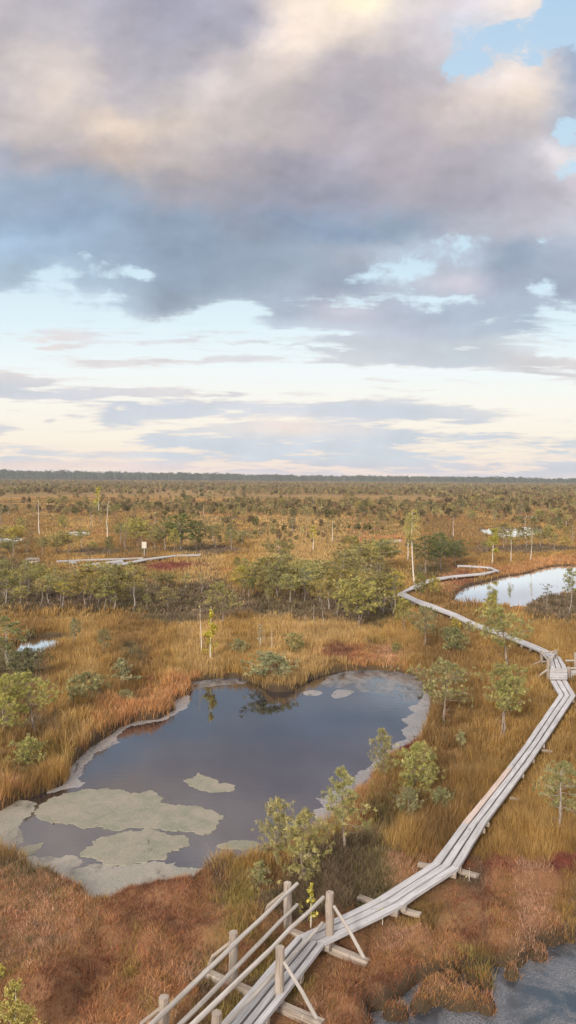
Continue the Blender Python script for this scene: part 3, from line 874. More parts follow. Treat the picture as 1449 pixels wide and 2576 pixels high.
def pine_parts(seed, Ht, cbase, cr, nbr, shape, tufts, nn, ln, wd, r0, bare=3, lean=0.0, pal=GREEN, twin=False, gap=.25):
    g = np.random.default_rng(seed)
    wood = MB(); crown = MB()
    TP, TD = [], []

    def stem(x0, y0, H_, lx, ly, rr):
        k = 9; t = np.linspace(0, 1, k)
        wob = np.cumsum(g.normal(0, .018 * H_, (k, 2)), 0); wob[0] = 0
        p = np.stack([x0 + lx * H_ * t + wob[:, 0], y0 + ly * H_ * t + wob[:, 1], H_ * t], 1)
        p[0, 2] = -.12
        wood.tube(p, rr * (1 - t) ** .8 + rr * .12 + rr * .35 * np.exp(-t * 14), 7, rnd=.2)
        return p, t

    stems = [stem(0, 0, Ht, lean * math.cos(seed), lean * math.sin(seed), r0)]
    if twin: stems.append(stem(.14, -.05, Ht * .85, -.09, .05, r0 * .8))
    for si, (p, t) in enumerate(stems):
        H_ = p[-1, 2]; az = g.uniform(0, 6.28)
        nb_ = int(nbr * (1 if si == 0 else .7))
        holes = g.uniform(0, 6.28, 2)
        for b in range(nb_):
            f = cbase + (1 - cbase) * ((b + g.random() * .8) / nb_) ** .85
            f = min(f, .99)
            az += 2.4 + g.normal(0, .5)
            u = (f - cbase) / (1 - cbase)
            if shape == 'umbrella': prof = (.55 + .55 * math.sin(math.pi * min(1, .25 + u * .62))) * (1 if u < .8 else 1 - (u - .8) * 2.2)
            elif shape == 'cone': prof = max(.15, (1 - u) ** .75) * (.75 + .4 * min(1, u * 5))
            else: prof = math.sqrt(max(.05, 1 - (u * 2 - .8) ** 2 * .6)) * (1 if u < .85 else .7)
            L = cr * prof * g.uniform(.55, 1.15)
            if min(abs((az - h_ + 3.14) % 6.28 - 3.14) for h_ in holes) < .35: L *= .55
            o = np.array([np.interp(f, t, p[:, i]) for i in range(3)])
            rise = {'umbrella': .10, 'cone': .25, 'round': .22}[shape] * L * (.4 + u) + g.normal(0, .06) * L
            kk = np.linspace(0, 1, 5)
            d = np.array([math.cos(az), math.sin(az)])
            perp = np.array([-d[1], d[0]]) * g.normal(0, .12) * L
            bp = np.stack([o[0] + d[0] * L * kk + perp[0] * np.sin(kk * 3), o[1] + d[1] * L * kk + perp[1] * np.sin(kk * 3), o[2] + rise * kk ** 1.6 - .06 * L * np.sin(kk * 3.1)], 1)
            br = max(.004, r0 * .34 * (1 - .6 * u)) * (1 - .75 * kk)
            wood.tube(bp, br, 5)
            # side twigs carrying the tufts
            nt_ = max(3, int(tufts * (.35 + .65 * prof)))
            for q in range(nt_):
                s = g.uniform(.32, 1.0) ** .7
                c = np.array([np.interp(s, kk, bp[:, i]) for i in range(3)])
                off = g.normal(0, 1, 3) * np.array([1, 1, .5 if wd < .02 else .28]) * L * .20
                e = c + off + np.array([0, 0, .03 * L])
                dd = off / (np.linalg.norm(off) + 1e-6) + np.array([d[0] * .6, d[1] * .6, .35])
                TP.append(e); TD.append(dd / np.linalg.norm(dd))
                if q % 3 == 0:
                    wood.tube(np.stack([c, (c + e) / 2 + [0, 0, -.01], e]), [.006, .004, .003] if wd < .02 else [.012, .008, .006], 3)
        # leader
        for q in range(max(3, tufts // 2)):
            TP.append(p[-1] + g.normal(0, .05 * cr, 3)); TD.append(np.array([0, 0, 1.0]))
        for b in range(bare):   # dead, bare branches under the crown
            f = g.uniform(.2, 1.0) * cbase
            az += 2.0 + g.normal(0, .7); L = cr * g.uniform(.25, .6)
            o = np.array([np.interp(f, t, p[:, i]) for i in range(3)])
            e = o + np.array([math.cos(az) * L, math.sin(az) * L, g.uniform(-.1, .25) * L])
            m = (o + e) / 2 + g.normal(0, .06 * L, 3)
            wood.tube(np.stack([o, m, e]), [r0 * .2, r0 * .14, r0 * .05], 4)
            wood.tube(np.stack([m, m + (e - o) * .35 + g.normal(0, .15 * L, 3)]), [r0 * .1, r0 * .04], 3)
    P = np.array(TP); D = np.array(TD)
    m = len(P)
    cl = pal[g.integers(0, len(pal), m)] * g.uniform(.75, 1.3, (m, 1))
    # clumps of older and younger growth
    cl *= (.72 + .56 * vnoise(P[:, 0] / cr * 3.2 + 9, P[:, 2] / cr * 3.2 + P[:, 1] / cr * 2.1, seed))[:, None]
    needles(crown, P, D, nn, ln, wd, g, cl)
    return wood, crown


def base_scatter(mb_w, g, H_, r): pass


PINE_DATA = {}


def make_pine_data(key, bark=None, **kw):
    wood, crown = pine_parts(**kw)
    t = wood.obj('trunk', bark or M_BARK, None, True, link=False)
    c = crown.obj('crown', M_NEEDLE, None, False, link=False)
    PINE_DATA[key] = (kw['Ht'], t, c)


YG = np.array([(.255, .25, .10), (.32, .30, .12), (.20, .205, .085), (.36, .335, .16), (.25, .225, .11)])
GG = np.array([(.23, .225, .11), (.27, .25, .13), (.19, .195, .09), (.30, .27, .14)])
DG = np.array([(.11, .13, .045), (.14, .155, .05), (.09, .11, .045), (.19, .185, .06)])
# near kinds (fine needles)
NEAR = dict(nn=19, ln=.07, wd=.0088)
make_pine_data('open_a', seed=1, Ht=1.75, cbase=.34, cr=.62, nbr=22, shape='cone', tufts=17, r0=.030, pal=YG, **NEAR)
make_pine_data('bushy_a', seed=2, Ht=1.6, cbase=.14, cr=.68, nbr=30, shape='round', tufts=19, r0=.026, bare=2, pal=YG, **NEAR)
make_pine_data('bushy_b', seed=3, Ht=1.3, cbase=.12, cr=.60, nbr=28, shape='round', tufts=19, r0=.024, bare=2, pal=YG, **NEAR)
make_pine_data('flat_a', pal=YG * .85, seed=4, Ht=2.2, cbase=.42, cr=.85, nbr=22, shape='umbrella', tufts=22, r0=.045, bare=6, nn=19, ln=.08, wd=.0125)
make_pine_data('flat_b', pal=YG * .85, seed=5, Ht=2.4, cbase=.46, cr=.80, nbr=22, shape='umbrella', tufts=22, r0=.045, bare=7, twin=True, nn=19, ln=.08, wd=.0125)
make_pine_data('spread', pal=YG * .85, seed=6, Ht=2.3, cbase=.40, cr=1.05, nbr=24, shape='umbrella', tufts=22, r0=.045, bare=8, lean=.06, nn=19, ln=.08, wd=.0125)
make_pine_data('grey_a', seed=7, Ht=1.6, cbase=.36, cr=.55, nbr=20, shape='round', tufts=16, r0=.034, bare=7, pal=GG, bark=M_GREYBARK, **NEAR)
make_pine_data('shrub_a', seed=8, Ht=.75, cbase=.08, cr=.50, nbr=20, shape='round', tufts=16, r0=.016, bare=1, pal=GG, nn=12, ln=.07, wd=.014)
make_pine_data('shrub_b', seed=9, Ht=.85, cbase=.10, cr=.42, nbr=20, shape='round', tufts=15, r0=.016, bare=1, pal=YG, nn=12, ln=.07, wd=.014)
make_pine_data('sapling', seed=10, Ht=.6, cbase=.2, cr=.24, nbr=12, shape='cone', tufts=10, r0=.012, bare=0, pal=GG, nn=11, ln=.06, wd=.012)
# belt kinds
MID = dict(nn=15, ln=.11, wd=.021)
MG = np.array([(.24, .225, .08), (.30, .27, .085), (.18, .175, .065), (.37, .31, .105), (.28, .24, .11)])
make_pine_data('belt_flat', seed=21, Ht=3.0, cbase=.52, cr=1.25, nbr=24, shape='umbrella', tufts=20, r0=.055, bare=9, pal=MG, bark=M_GREYBARK, **MID)
make_pine_data('belt_round', seed=22, Ht=2.8, cbase=.36, cr=1.15, nbr=26, shape='umbrella', tufts=20, r0=.05, bare=8, lean=.03, pal=MG, **MID)
make_pine_data('belt_thin', seed=23, Ht=3.0, cbase=.48, cr=.85, nbr=18, shape='umbrella', tufts=12, r0=.042, bare=14, lean=.08, pal=MG * .9, bark=M_GREYBARK, **MID)
make_pine_data('belt_wide', seed=24, Ht=2.6, cbase=.40, cr=1.5, nbr=26, shape='umbrella', tufts=20, r0=.055, bare=9, lean=.10, twin=True, pal=MG * 1.05, **MID)
make_pine_data('belt_low', seed=25, Ht=1.5, cbase=.15, cr=.95, nbr=22, shape='round', tufts=15, r0=.04, bare=3, pal=MG, **MID)
make_pine_data('belt_dark', seed=26, Ht=3.3, cbase=.34, cr=1.3, nbr=28, shape='umbrella', tufts=20, r0=.065, bare=6, pal=DG, **MID)
make_pine_data('belt_bare', seed=27, Ht=2.6, cbase=.50, cr=.8, nbr=10, shape='umbrella', tufts=6, r0=.04, bare=22, lean=.06, pal=GG * .8, bark=M_GREYBARK, **MID)
LOOKS = {'belt_flat': 'flat-topped', 'belt_round': 'round-headed', 'belt_thin': 'thin grey-stemmed', 'belt_wide': 'wide leaning', 'belt_low': 'low bushy', 'belt_dark': 'dark dense', 'belt_bare': 'sparse half-bare'}

N_PINE = 0


def put_pine(key, px, py, ptop=None, label='', group='bog pines', width=None, h=None, tint=(1, 1, 1), rot=None, name='pine_tree', cat='pine tree'):
    """a copy of one pine and its parts, foot at the measured spot"""
    global N_PINE
    Ht, t, c = PINE_DATA[key]
    p = W(px, py)
    z = float(ground_h(np.array([p[0]]), np.array([p[1]]))[0])
    if h is None: h = height_at(px, py, ptop)
    s = h / Ht
    root = thing(name, label, cat, (p[0], p[1], max(z, -.1)), group)
    root.rotation_euler = (0, 0, random.uniform(0, 6.28) if rot is None else rot)
    sw = s if width is None else width
    root.scale = (sw, sw, s)
    for src in (t, c):
        k = src.copy(); C.objects.link(k); k.parent = root
        k.color = (*tint, 1)
    N_PINE += 1
    return root


B = (1.0, 1.0, 1.0)
# the pines one can tell apart, from the near bank to the far plain
SOLO = [
    ('open_a', 866, 2184, 1985, 'slender young pine with a thin straight trunk, on the dark heather knoll', 1.05, (1.05, 1.05, .95)),
    ('bushy_a', 752, 2222, 2052, 'bushy pale green pine on the near pond shore behind the handrails', .95, (1.15, 1.08, .95)),
    ('bushy_b', 700, 2190, 2042, 'paler half of the twin shore pines, leaning over the open water', .7, (1.25, 1.18, 1.15)),
    ('shrub_b', 655, 2240, 2180, 'small green pine bush at the corner of the near pond shore', .9, B),
    ('bushy_a', 968, 1985, 1862, 'upright bushy pine of the pair above the film edged shore', .62, (1.05, 1.0, .95)),
    ('bushy_b', 1040, 2010, 1880, 'brighter round bushy pine of the pair, nearer the boardwalk', 1.0, (1.1, 1.12, .85)),
    ('shrub_a', 1032, 2060, 1996, 'low greyish pine bush below the bushy pine pair', .9, B),
    ('shrub_a', 1103, 2040, 1986, 'low pine bush midway between the bushy pine pair and boardwalk', .8, (.95, 1, .9)),
    ('spread', 1120, 1835, 1680, 'spreading pine reaching a low bough over the east shore film', .95, (1.15, 1.15, 1.1)),
    ('flat_b', 1266, 1872, 1695, 'twin stemmed pine beside the straight of the boardwalk', .82, (1.25, 1.25, 1.0)),
    ('flat_a', 1274, 1692, 1540, 'round topped pine hiding the walkway beyond the wooden steps', .95, (1.3, 1.3, 1.1)),
    ('spread', 1072, 1640, 1535, 'wide crowned pine standing in golden grass behind the pond', .8, (1.05, 1.05, 1.05)),
    ('grey_a', 1405, 2112, 1938, 'grey stemmed pine at the frame edge beyond the long straight', 1.0, (1.1, 1.1, .95)),
    ('sapling', 1162, 1908, 1862, 'tiny pale pine sapling alone in grass west of the straight', 1.0, (1.2, 1.2, 1.15)),
    ('flat_a', 84, 1858, 1705, 'flat topped pine with a bare grey trunk on the west bank', .95, (1.5, 1.5, 1.05)),
    ('bushy_a', 4, 1870, 1728, 'yellow-green pine cut by the frame edge on the west bank', .85, (1.2, 1.2, .8)),
    ('shrub_b', 66, 1945, 1862, 'low domed yellow-green pine bush at the tip of the west bank', 1.05, (1.0, 1.0, .8)),
    ('shrub_a', 212, 1785, 1712, 'greyish leaning pine bush in golden grass on the west bank', 1.0, (1.05, 1.05, .9)),
    ('sapling', 302, 1735, 1675, 'small upright pine sapling beyond the greyish bush of the west bank', 1.6, B),
    ('shrub_a', 318, 1780, 1742, 'tiny pale pine bush close to the orange shore bulge', .8, (1.15, 1.15, 1.1)),
    ('grey_a', 20, 1690, 1570, 'tall bushy pine at the frame edge beside the small bright hollow', 1.4, (.95, 1, .8)),
    ('shrub_a', 70, 1720, 1655, 'dark grey pine bush in the heather of the west bank', 1.2, (.6, .62, .6)),
    ('spread', 258, 1655, 1588, 'small grey flat pine standing in grass beyond the hollow', .7, (.9, .85, .85)),
    ('grey_a', 186, 1640, 1572, 'pale slim pine between the hollow and the golden grass', .8, (.95, .95, .85)),
    ('shrub_a', 690, 1712, 1655, 'flat pale green pine on the tussock headland, mirrored in the pond', 1.9, (1.05, 1.1, 1.1)),
    ('shrub_a', 605, 1650, 1612, 'small pale pine bush in grass behind the headland', 1.1, (1.1, 1.1, 1)),
    ('shrub_b', 745, 1650, 1598, 'loose yellow-green pine bush on the rusty meadow edge', 1.1, (.9, .85, .75)),
    ('shrub_b', 995, 1650, 1622, 'small green pine bush on the rust meadow beyond the pond', 1.0, (.8, .8, .6)),
    ('shrub_a', 1145, 1650, 1590, 'greyish small pine beside the wide crowned pine', 1.0, (.8, .85, .7)),
    ('belt_wide', 905, 1582, 1465, 'bright round pine at the front of the belt with slanting bare trunks', .95, (1.08, 1.1, .92)),
    ('belt_flat', 284, 1540, 1428, 'tall pine with a straight pale trunk, front row of the belt', 1.0, B),
    ('belt_round', 555, 1580, 1475, 'pine with a flared root behind the yellow birch', .95, B),
    ('belt_round', 1015, 1592, 1512, 'low green pine between the belt and the wide crowned pine', .8, (1.1, 1.1, .8)),
    ('belt_low', 1230, 1560, 1505, 'low green pine in front of the bright east pond', .9, (1.1, 1.1, .8)),
    ('belt_thin', 1430, 1548, 1432, 'slender pine overlapping the bright east pond at the frame edge', .75, (.8, .85, .8)),
    ('belt_bare', 1376, 1540, 1472, 'thin half dead pine silhouetted against the east pond', .8, (.7, .7, .7)),
    ('belt_low', 1060, 1500, 1446, 'dark low pine covering the hairpin curve', .6, (.8, .85, .7)),
    ('belt_low', 1095, 1498, 1455, 'yellow-green pine bush inside the hairpin curve', .8, (1.2, 1.15, .7)),
    ('belt_dark', 1068, 1448, 1352, 'dark dense pine right behind the tall birch pair', .95, B),
    ('belt_dark', 1110, 1440, 1345, 'tallest dark pine of the clump north of the hairpin', 1.0, (.95, 1, .9)),
    ('belt_dark', 1145, 1428, 1366, 'dark pine at the pond end of the clump north of the hairpin', .9, (.9, .95, .9)),
    ('belt_dark', 452, 1388, 1296, 'tallest umbrella pine of the dark group behind the signboard', 1.25, (1.1, 1.15, .9)),
    ('belt_flat', 412, 1386, 1318, 'umbrella pine beside the tallest one behind the signboard', 1.1, B),
    ('belt_dark', 495, 1386, 1312, 'dark umbrella pine past the tallest one of the signboard group', .95, B),
    ('belt_round', 437, 1392, 1334, 'pale green pine in front of the dark umbrella group', .75, (1.25, 1.25, .9)),
    ('belt_wide', 348, 1378, 1308, 'pale round pine at the signboard side of the umbrella group', .85, (1.2, 1.2, .9)),
    ('belt_dark', 580, 1364, 1322, 'lone dark flat pine between the umbrella group and the pools', .9, B),
    ('belt_dark', 1402, 1332, 1303, 'dark round pine at the end of the far bright pond', 1.3, B),
    ('belt_low', 598, 1428, 1402, 'small round olive bush pine on the red meadow', .7, (.8, .8, .6)),
    ('belt_dark', 275, 1400, 1352, 'dark pine hiding the walkway near the signboard', .7, (.95, 1, .8)),
]
for key, px, py, pt, lab, wf, tint in SOLO:
    h = height_at(px, py, pt)
    put_pine(key, px, py, None, lab, 'single pines of the bog', h / PINE_DATA[key][0] * wf, h, tint)

# belts of pines that stand close together: (polygon of feet, number, height range, kinds, words, group)
BELTS = [
    ([(0, 1492), (120, 1500), (330, 1515), (520, 1515), (520, 1548), (330, 1545), (150, 1535), (0, 1525)], 26, (1.0, 2.8), ['belt_flat', 'belt_round', 'belt_thin', 'belt_thin', 'belt_bare'], 'front', 'pines of the belt west of the yellow birch'),
    ([(0, 1440), (180, 1455), (420, 1475), (520, 1490), (520, 1512), (180, 1500), (0, 1490)], 26, (.9, 1.7), ['belt_low', 'belt_thin', 'belt_bare', 'belt_wide', 'belt_bare'], 'rear', 'pines of the belt west of the yellow birch'),
    ([(525, 1510), (700, 1500), (1000, 1505), (990, 1562), (800, 1572), (640, 1562), (525, 1555)], 32, (1.0, 2.8), ['belt_flat', 'belt_round', 'belt_thin', 'belt_bare', 'belt_bare'], 'front', 'pines of the belt behind the pond'),
    ([(600, 1470), (760, 1450), (960, 1428), (985, 1475), (850, 1500), (600, 1505)], 34, (1.2, 3.2), ['belt_flat', 'belt_round', 'belt_wide', 'belt_thin', 'belt_thin'], 'rear', 'pines of the belt behind the pond'),
    ([(1100, 1395), (1160, 1400), (1170, 1425), (1130, 1440), (1090, 1430)], 5, (1.8, 2.8), ['belt_dark', 'belt_wide'], 'clump', 'pines north of the hairpin'),
    ([(1200, 1362), (1449, 1355), (1449, 1392), (1300, 1396), (1200, 1395)], 16, (1.4, 2.8), ['belt_thin', 'belt_flat', 'belt_round', 'belt_bare'], 'shore', 'pines beyond the east pond'),
    ([(300, 1368), (600, 1362), (620, 1384), (480, 1392), (300, 1388)], 14, (1.8, 3.0), ['belt_dark', 'belt_flat', 'belt_thin', 'belt_bare'], 'group', 'pines around the signboard group'),
    ([(0, 1368), (240, 1372), (260, 1398), (0, 1410)], 14, (1.5, 2.6), ['belt_flat', 'belt_wide', 'belt_low', 'belt_bare'], 'west', 'pines west of the signboard'),
    ([(1100, 1560), (1290, 1570), (1230, 1620), (1120, 1640)], 5, (.9, 1.6), ['belt_low'], 'low', 'low pines beside the curving walkway'),
    ([(0, 1262), (1449, 1262), (1449, 1335), (1180, 1325), (900, 1350), (600, 1345), (330, 1340), (0, 1345)], 72, (1.8, 3.6), ['belt_flat', 'belt_round', 'belt_dark', 'belt_thin', 'belt_low', 'belt_thin', 'belt_bare'], 'plain', 'pines scattered over the far plain'),
]
MARKS = [(363, 1400, 'the signboard'), (530, 1580, 'the yellow birch'), (1040, 1470, 'the tall birch pair'), (905, 1575, 'the bright round pine'), (284, 1540, 'the pale-trunked front pine'),
         (452, 1380, 'the tallest umbrella pine'), (1240, 1415, 'the rounded yellow birch'), (1290, 1335, 'the far bright pond'), (600, 1425, 'the red meadow'), (190, 1341, 'the slim bright pool'),
         (95, 1345, 'the crooked white snag'), (275, 1355, 'the curved white snag'), (700, 1405, 'the lone pale snag'), (790, 1580, 'the two dead stems'), (920, 1283, 'the faint pool strip'),
         (985, 1360, 'the twin small pools'), (248, 1285, 'the far yellow birch'), (110, 1610, 'the bright hollow'), (1380, 1490, 'the bright east pond'), (650, 1340, 'the grey-rimmed pool'),
         (1402, 1330, 'the dark round pine'), (788, 1385, 'the small golden birch'), (1000, 1490, 'the hairpin curve'), (1110, 1440, 'the tallest dark pine'), (440, 1470, 'the meadow gap'), (0, 1450, 'the frame edge')]


def in_poly(x, y, P):
    c = False
    for i in range(len(P)):
        ax, ay = P[i]; bx, by = P[(i + 1) % len(P)]
        if (ay > y) != (by > y) and x < ax + (y - ay) * (bx - ax) / (by - ay): c = not c
    return c


SEEN = {}


def relation(px, py):
    best = min(MARKS, key=lambda m: (m[0] - px) ** 2 + ((m[1] - py) * 2.2) ** 2)
    dx, dy = px - best[0], (py - best[1]) * 2.2
    a = math.degrees(math.atan2(dy, dx)) % 360
    w = ['right of', 'in front and right of', 'in front of', 'in front and left of', 'left of', 'behind and left of', 'behind', 'behind and right of'][int(((a + 22.5) % 360) // 45)]
    d = math.hypot(dx, dy)
    k = 'just ' if d < 45 else ('' if d < 110 else 'well ')
    return k + w + ' ' + best[2]


SIZE = ['small', 'middling', 'tall']
for poly, num, hr, kinds, word, grp in BELTS:
    xs = [p[0] for p in poly]; ys = [p[1] for p in poly]
    got = []
    tries = 0
    while len(got) < num and tries < 6000:
        tries += 1
        x = random.uniform(min(xs), max(xs)); y = random.uniform(min(ys), max(ys))
        if word == 'plain':
            y = 1262 + (y - 1262) * random.random() ** .4
        if not in_poly(x, y, poly): continue
        p = W(x, y)
        if pond_sd(np.array([p[0]]), np.array([p[1]]))[0] < .6 or deck_sd(np.array([p[0]]), np.array([p[1]]))[0] < .7: continue
        if word == 'plain' and vnoise(p[0] / 22, p[1] / 22, 91) < .42: continue
        ms = 24 if word not in ('plain', 'shore') else 14
        if any(abs(x - a) < ms and abs(y - b) < 11 for a, b in got): continue
        if word in ('front', 'rear') and vnoise(p[0] / 4.5, p[1] / 6.5, 19) < .40: continue
        if 330 < x < 395 and 1395 < y < 1440: continue
        got.append((x, y))
        key = random.choice(kinds)
        u = random.random()
        h = hr[0] + (hr[1] - hr[0]) * u
        if key == 'belt_low': h *= .55
        lab = f"{SIZE[min(2, int(u * 3))]} {LOOKS[key]} pine {relation(x, y)}"
        tn = random.uniform(.8, 1.25)
        tint = (tn * random.uniform(.92, 1.15), tn, tn * random.uniform(.8, 1.1))
        if lab in SEEN:
            for extra in ('yellowish', 'greyish', 'deep green', 'olive'):
                l2 = lab.replace(' pine ', f' {extra} pine ')
                if l2 not in SEEN:
                    lab = l2
                    tint = {'yellowish': (1.35, 1.25, .7), 'greyish': (1.0, 1.0, 1.2), 'deep green': (.65, .78, .6), 'olive': (.95, .85, .6)}[extra]
                    break
        SEEN[lab] = 1
        put_pine(key, x, y, None, lab, grp, h / PINE_DATA[key][0] * random.uniform(.85, 1.2), h, tint)
print('pines', N_PINE)


# ------------------------------------------------------------------ birches and dead stems
def birch(px, py, pt, label, leaf=(.42, .36, .06), nleaf=700, cb=.45, cr=.22, lean=0.0, lw=.06, trunk_r=.011, seed=0, bend=0.06, cat='birch', name='birch_tree', twin=None):
    g = np.random.default_rng(seed + 500)
    h = height_at(px, py, pt); p = W(px, py)
    z = float(ground_h(np.array([p[0]]), np.array([p[1]]))[0])
    root = thing(name, label, cat, (p[0], p[1], z), 'birches of the bog')
    wood = MB(); lf = MB(); P = []
    k = 12; t = np.linspace(0, 1, k)
    wx = np.cumsum(g.normal(0, bend * .28, k)) * h * .3; wx -= wx[0]; wy = np.cumsum(g.normal(0, bend * .2, k)) * h * .3; wy -= wy[0]
    pts = np.stack([wx + lean * h * t, wy, h * t], 1); pts[0, 2] = -.15
    r0 = h * trunk_r + .008
    wood.tube(pts, r0 * (1 - t * .85), 7, rnd=.12)
    for b in range(26 if nleaf > 60 else 9):
        f = cb + (1 - cb) * g.random() ** .9 * .97
        az = g.uniform(0, 6.28); u = (f - cb) / (1 - cb)
        L = h * cr * (1.05 - u * .75) * g.uniform(.5, 1.1)
        o = np.array([np.interp(f, t, pts[:, i]) for i in range(3)])
        kk = np.linspace(0, 1, 5)
        bp = np.stack([o[0] + math.cos(az) * L * kk, o[1] + math.sin(az) * L * kk, o[2] + L * (1.1 * kk - .55 * kk ** 2.2)], 1)
        wood.tube(bp, max(.004, r0 * .22) * (1 - .8 * kk), 4)
        for q in range(max(1, nleaf // 26)):
            s = g.uniform(.25, 1.05)
            c = np.array([np.interp(s, kk, bp[:, i]) for i in range(3)]) + g.normal(0, L * .16, 3)
            P.append(c)
    wood.obj('trunk', M_BIRCH if cat != 'dead tree' else M_GREYBARK, root, True)
    if nleaf:
        P = np.array(P); N = len(P)
        a = g.normal(0, 1, (N, 3)); a /= np.linalg.norm(a, axis=1)[:, None]
        b = np.cross(a, g.normal(0, 1, (N, 3))); b /= np.linalg.norm(b, axis=1)[:, None]
        s = lw * g.uniform(.6, 1.2, (N, 1))
        V = np.stack([P - a * s, P + b * s * .6, P + a * s, P - b * s * .6], 1).reshape(-1, 3)
        c = np.array(leaf) * g.uniform(.6, 1.35, (N, 1)); c[:, 1] *= g.uniform(.85, 1.15, N)
        lf.add(V, np.arange(N)[:, None] * 4 + np.array([[0, 1, 2, 3]]), None, np.repeat(c, 4, 0))
        lf.obj('crown', M_LEAF, root)
    return root


YEL = (.50, .42, .07); PALE = (.40, .35, .12); OLV = (.30, .28, .07)
birch(529, 1668, 1526, 'small bright yellow-leaved birch behind the pond', YEL, 1500, .12, .17, lw=.05, trunk_r=.008, seed=1)
birch(507, 1648, 1530, 'thin white birch stem with few leaves next to the bright yellow birch', PALE, 60, .72, .10, lw=.04, trunk_r=.008, seed=2, bend=.05)
birch(1044, 1476, 1286, 'tallest white birch, thinly leaved, rising from the hairpin curve', (.44, .38, .13), 2400, .55, .17, lw=.055, trunk_r=.010, seed=3, lean=-.06)
birch(1026, 1412, 1300, 'second white birch stem close behind the tallest birch', (.42, .37, .13), 900, .6, .15, lw=.06, trunk_r=.009, seed=4)
birch(1238, 1422, 1332, 'rounded yellow-green birch above the pointed walkway corner', (.40, .36, .07), 2200, .30, .24, lw=.08, trunk_r=.012, seed=5, lean=.06)
birch(1285, 1416, 1336, 'slim pale birch with a few leaves on the east pond bank', OLV, 260, .55, .14, lw=.07, trunk_r=.010, seed=6)
birch(1334, 1413, 1330, 'bare slender birch on the east pond bank, mirrored in the water', OLV, 90, .5, .10, lw=.06, trunk_r=.009, seed=7)
birch(788, 1388, 1324, 'small golden birch with a white trunk on the open plain', YEL, 600, .4, .22, lw=.08, trunk_r=.014, seed=8)
birch(248, 1292, 1222, 'far yellow birch standing over the western pines', (.50, .44, .06), 900, .3, .16, lw=.16, trunk_r=.012, seed=9)
birch(100, 1348, 1258, 'crooked white forked snag west of the slim pool', PALE, 30, .55, .10, lw=.06, trunk_r=.013, seed=10, bend=.13)
birch(271, 1356, 1262, 'curved white birch snag east of the slim pool', PALE, 40, .7, .10, lw=.06, trunk_r=.012, seed=11, bend=.12)
birch(701, 1412, 1350, 'lone pale snag standing on the open orange plain', PALE, 60, .6, .10, lw=.06, trunk_r=.013, seed=12, bend=.06)
birch(836, 1366, 1308, 'short straight pale snag near the faint walkway line', PALE, 0, .6, .05, trunk_r=.014, seed=13, bend=.03)
birch(1140, 1352, 1300, 'pale stem on the far plain behind the dark clump', PALE, 50, .6, .1, lw=.08, trunk_r=.013, seed=14)
birch(1322, 1362, 1300, 'pale leaning stem in front of the far bright pond', PALE, 50, .6, .08, lw=.07, trunk_r=.011, seed=15)
birch(1424, 1330, 1288, 'pale birch at the frame edge above the far pond', OLV, 250, .5, .12, lw=.1, trunk_r=.012, seed=16)
birch(512, 1300, 1268, 'small pale stem on the plain behind the umbrella pines', PALE, 40, .5, .1, lw=.1, trunk_r=.014, seed=17)
birch(390, 1320, 1288, 'short pale stem behind the pale round pine', PALE, 0, .6, .05, trunk_r=.015, seed=18)
birch(655, 1640, 1575, 'grey leafless birch bush in the golden grass behind the pond', (.34, .29, .17), 260, .15, .24, lw=.035, trunk_r=.010, seed=19, cat='birch')
birch(684, 1645, 1592, 'thin pale stem beside the grey leafless birch bush', PALE, 30, .5, .12, lw=.03, trunk_r=.010, seed=20)
birch(791, 1582, 1520, 'first of two dead leaning stems at the belt edge, with a side branch', PALE, 0, .55, .18, trunk_r=.014, seed=21, cat='dead tree', name='dead_pine', lean=-.05)
birch(816, 1578, 1508, 'second of two dead stems at the belt edge, bare and straight', PALE, 0, .7, .03, trunk_r=.012, seed=22, cat='dead tree', name='dead_pine', lean=-.1)
birch(767, 1580, 1550, 'short knobbly grey stump at the belt edge', PALE, 0, .4, .25, trunk_r=.03, seed=23, cat='dead tree', name='dead_pine')
birch(781, 2345, 2232, 'little yellow-leaved birch sapling between the handrails', (.50, .45, .08), 260, .12, .16, lw=.035, trunk_r=.006, seed=24)
birch(755, 2318, 2285, 'tiny yellow birch seedling against the end of the paired rails', (.48, .40, .09), 60, .1, .3, lw=.035, trunk_r=.006, seed=25)
birch(962, 2330, 2290, 'wispy yellow seedling growing against the boardwalk edge', (.50, .42, .12), 40, .2, .2, lw=.03, trunk_r=.006, seed=26)
birch(1180, 2222, 2188, 'wispy pale seedling beside the loose beam at the bend', (.52, .45, .22), 50, .2, .3, lw=.02, trunk_r=.006, seed=27)
birch(44, 2650, 2492, 'domed yellow-green bush in the near corner', (.42, .36, .11), 4200, .15, .38, lw=.02, trunk_r=.012, seed=28, name='willow_bush', cat='bush')
birch(2, 2470, 2435, 'twig with yellow leaves at the frame edge above the near bush', (.48, .42, .10), 120, .1, .4, lw=.035, trunk_r=.008, seed=29, name='willow_bush', cat='bush')


# ------------------------------------------------------------------ boardwalk
def P3(q, z): return W(q[0], q[1], z)


def lerp(a, b, t): return a * (1 - t) + b * t


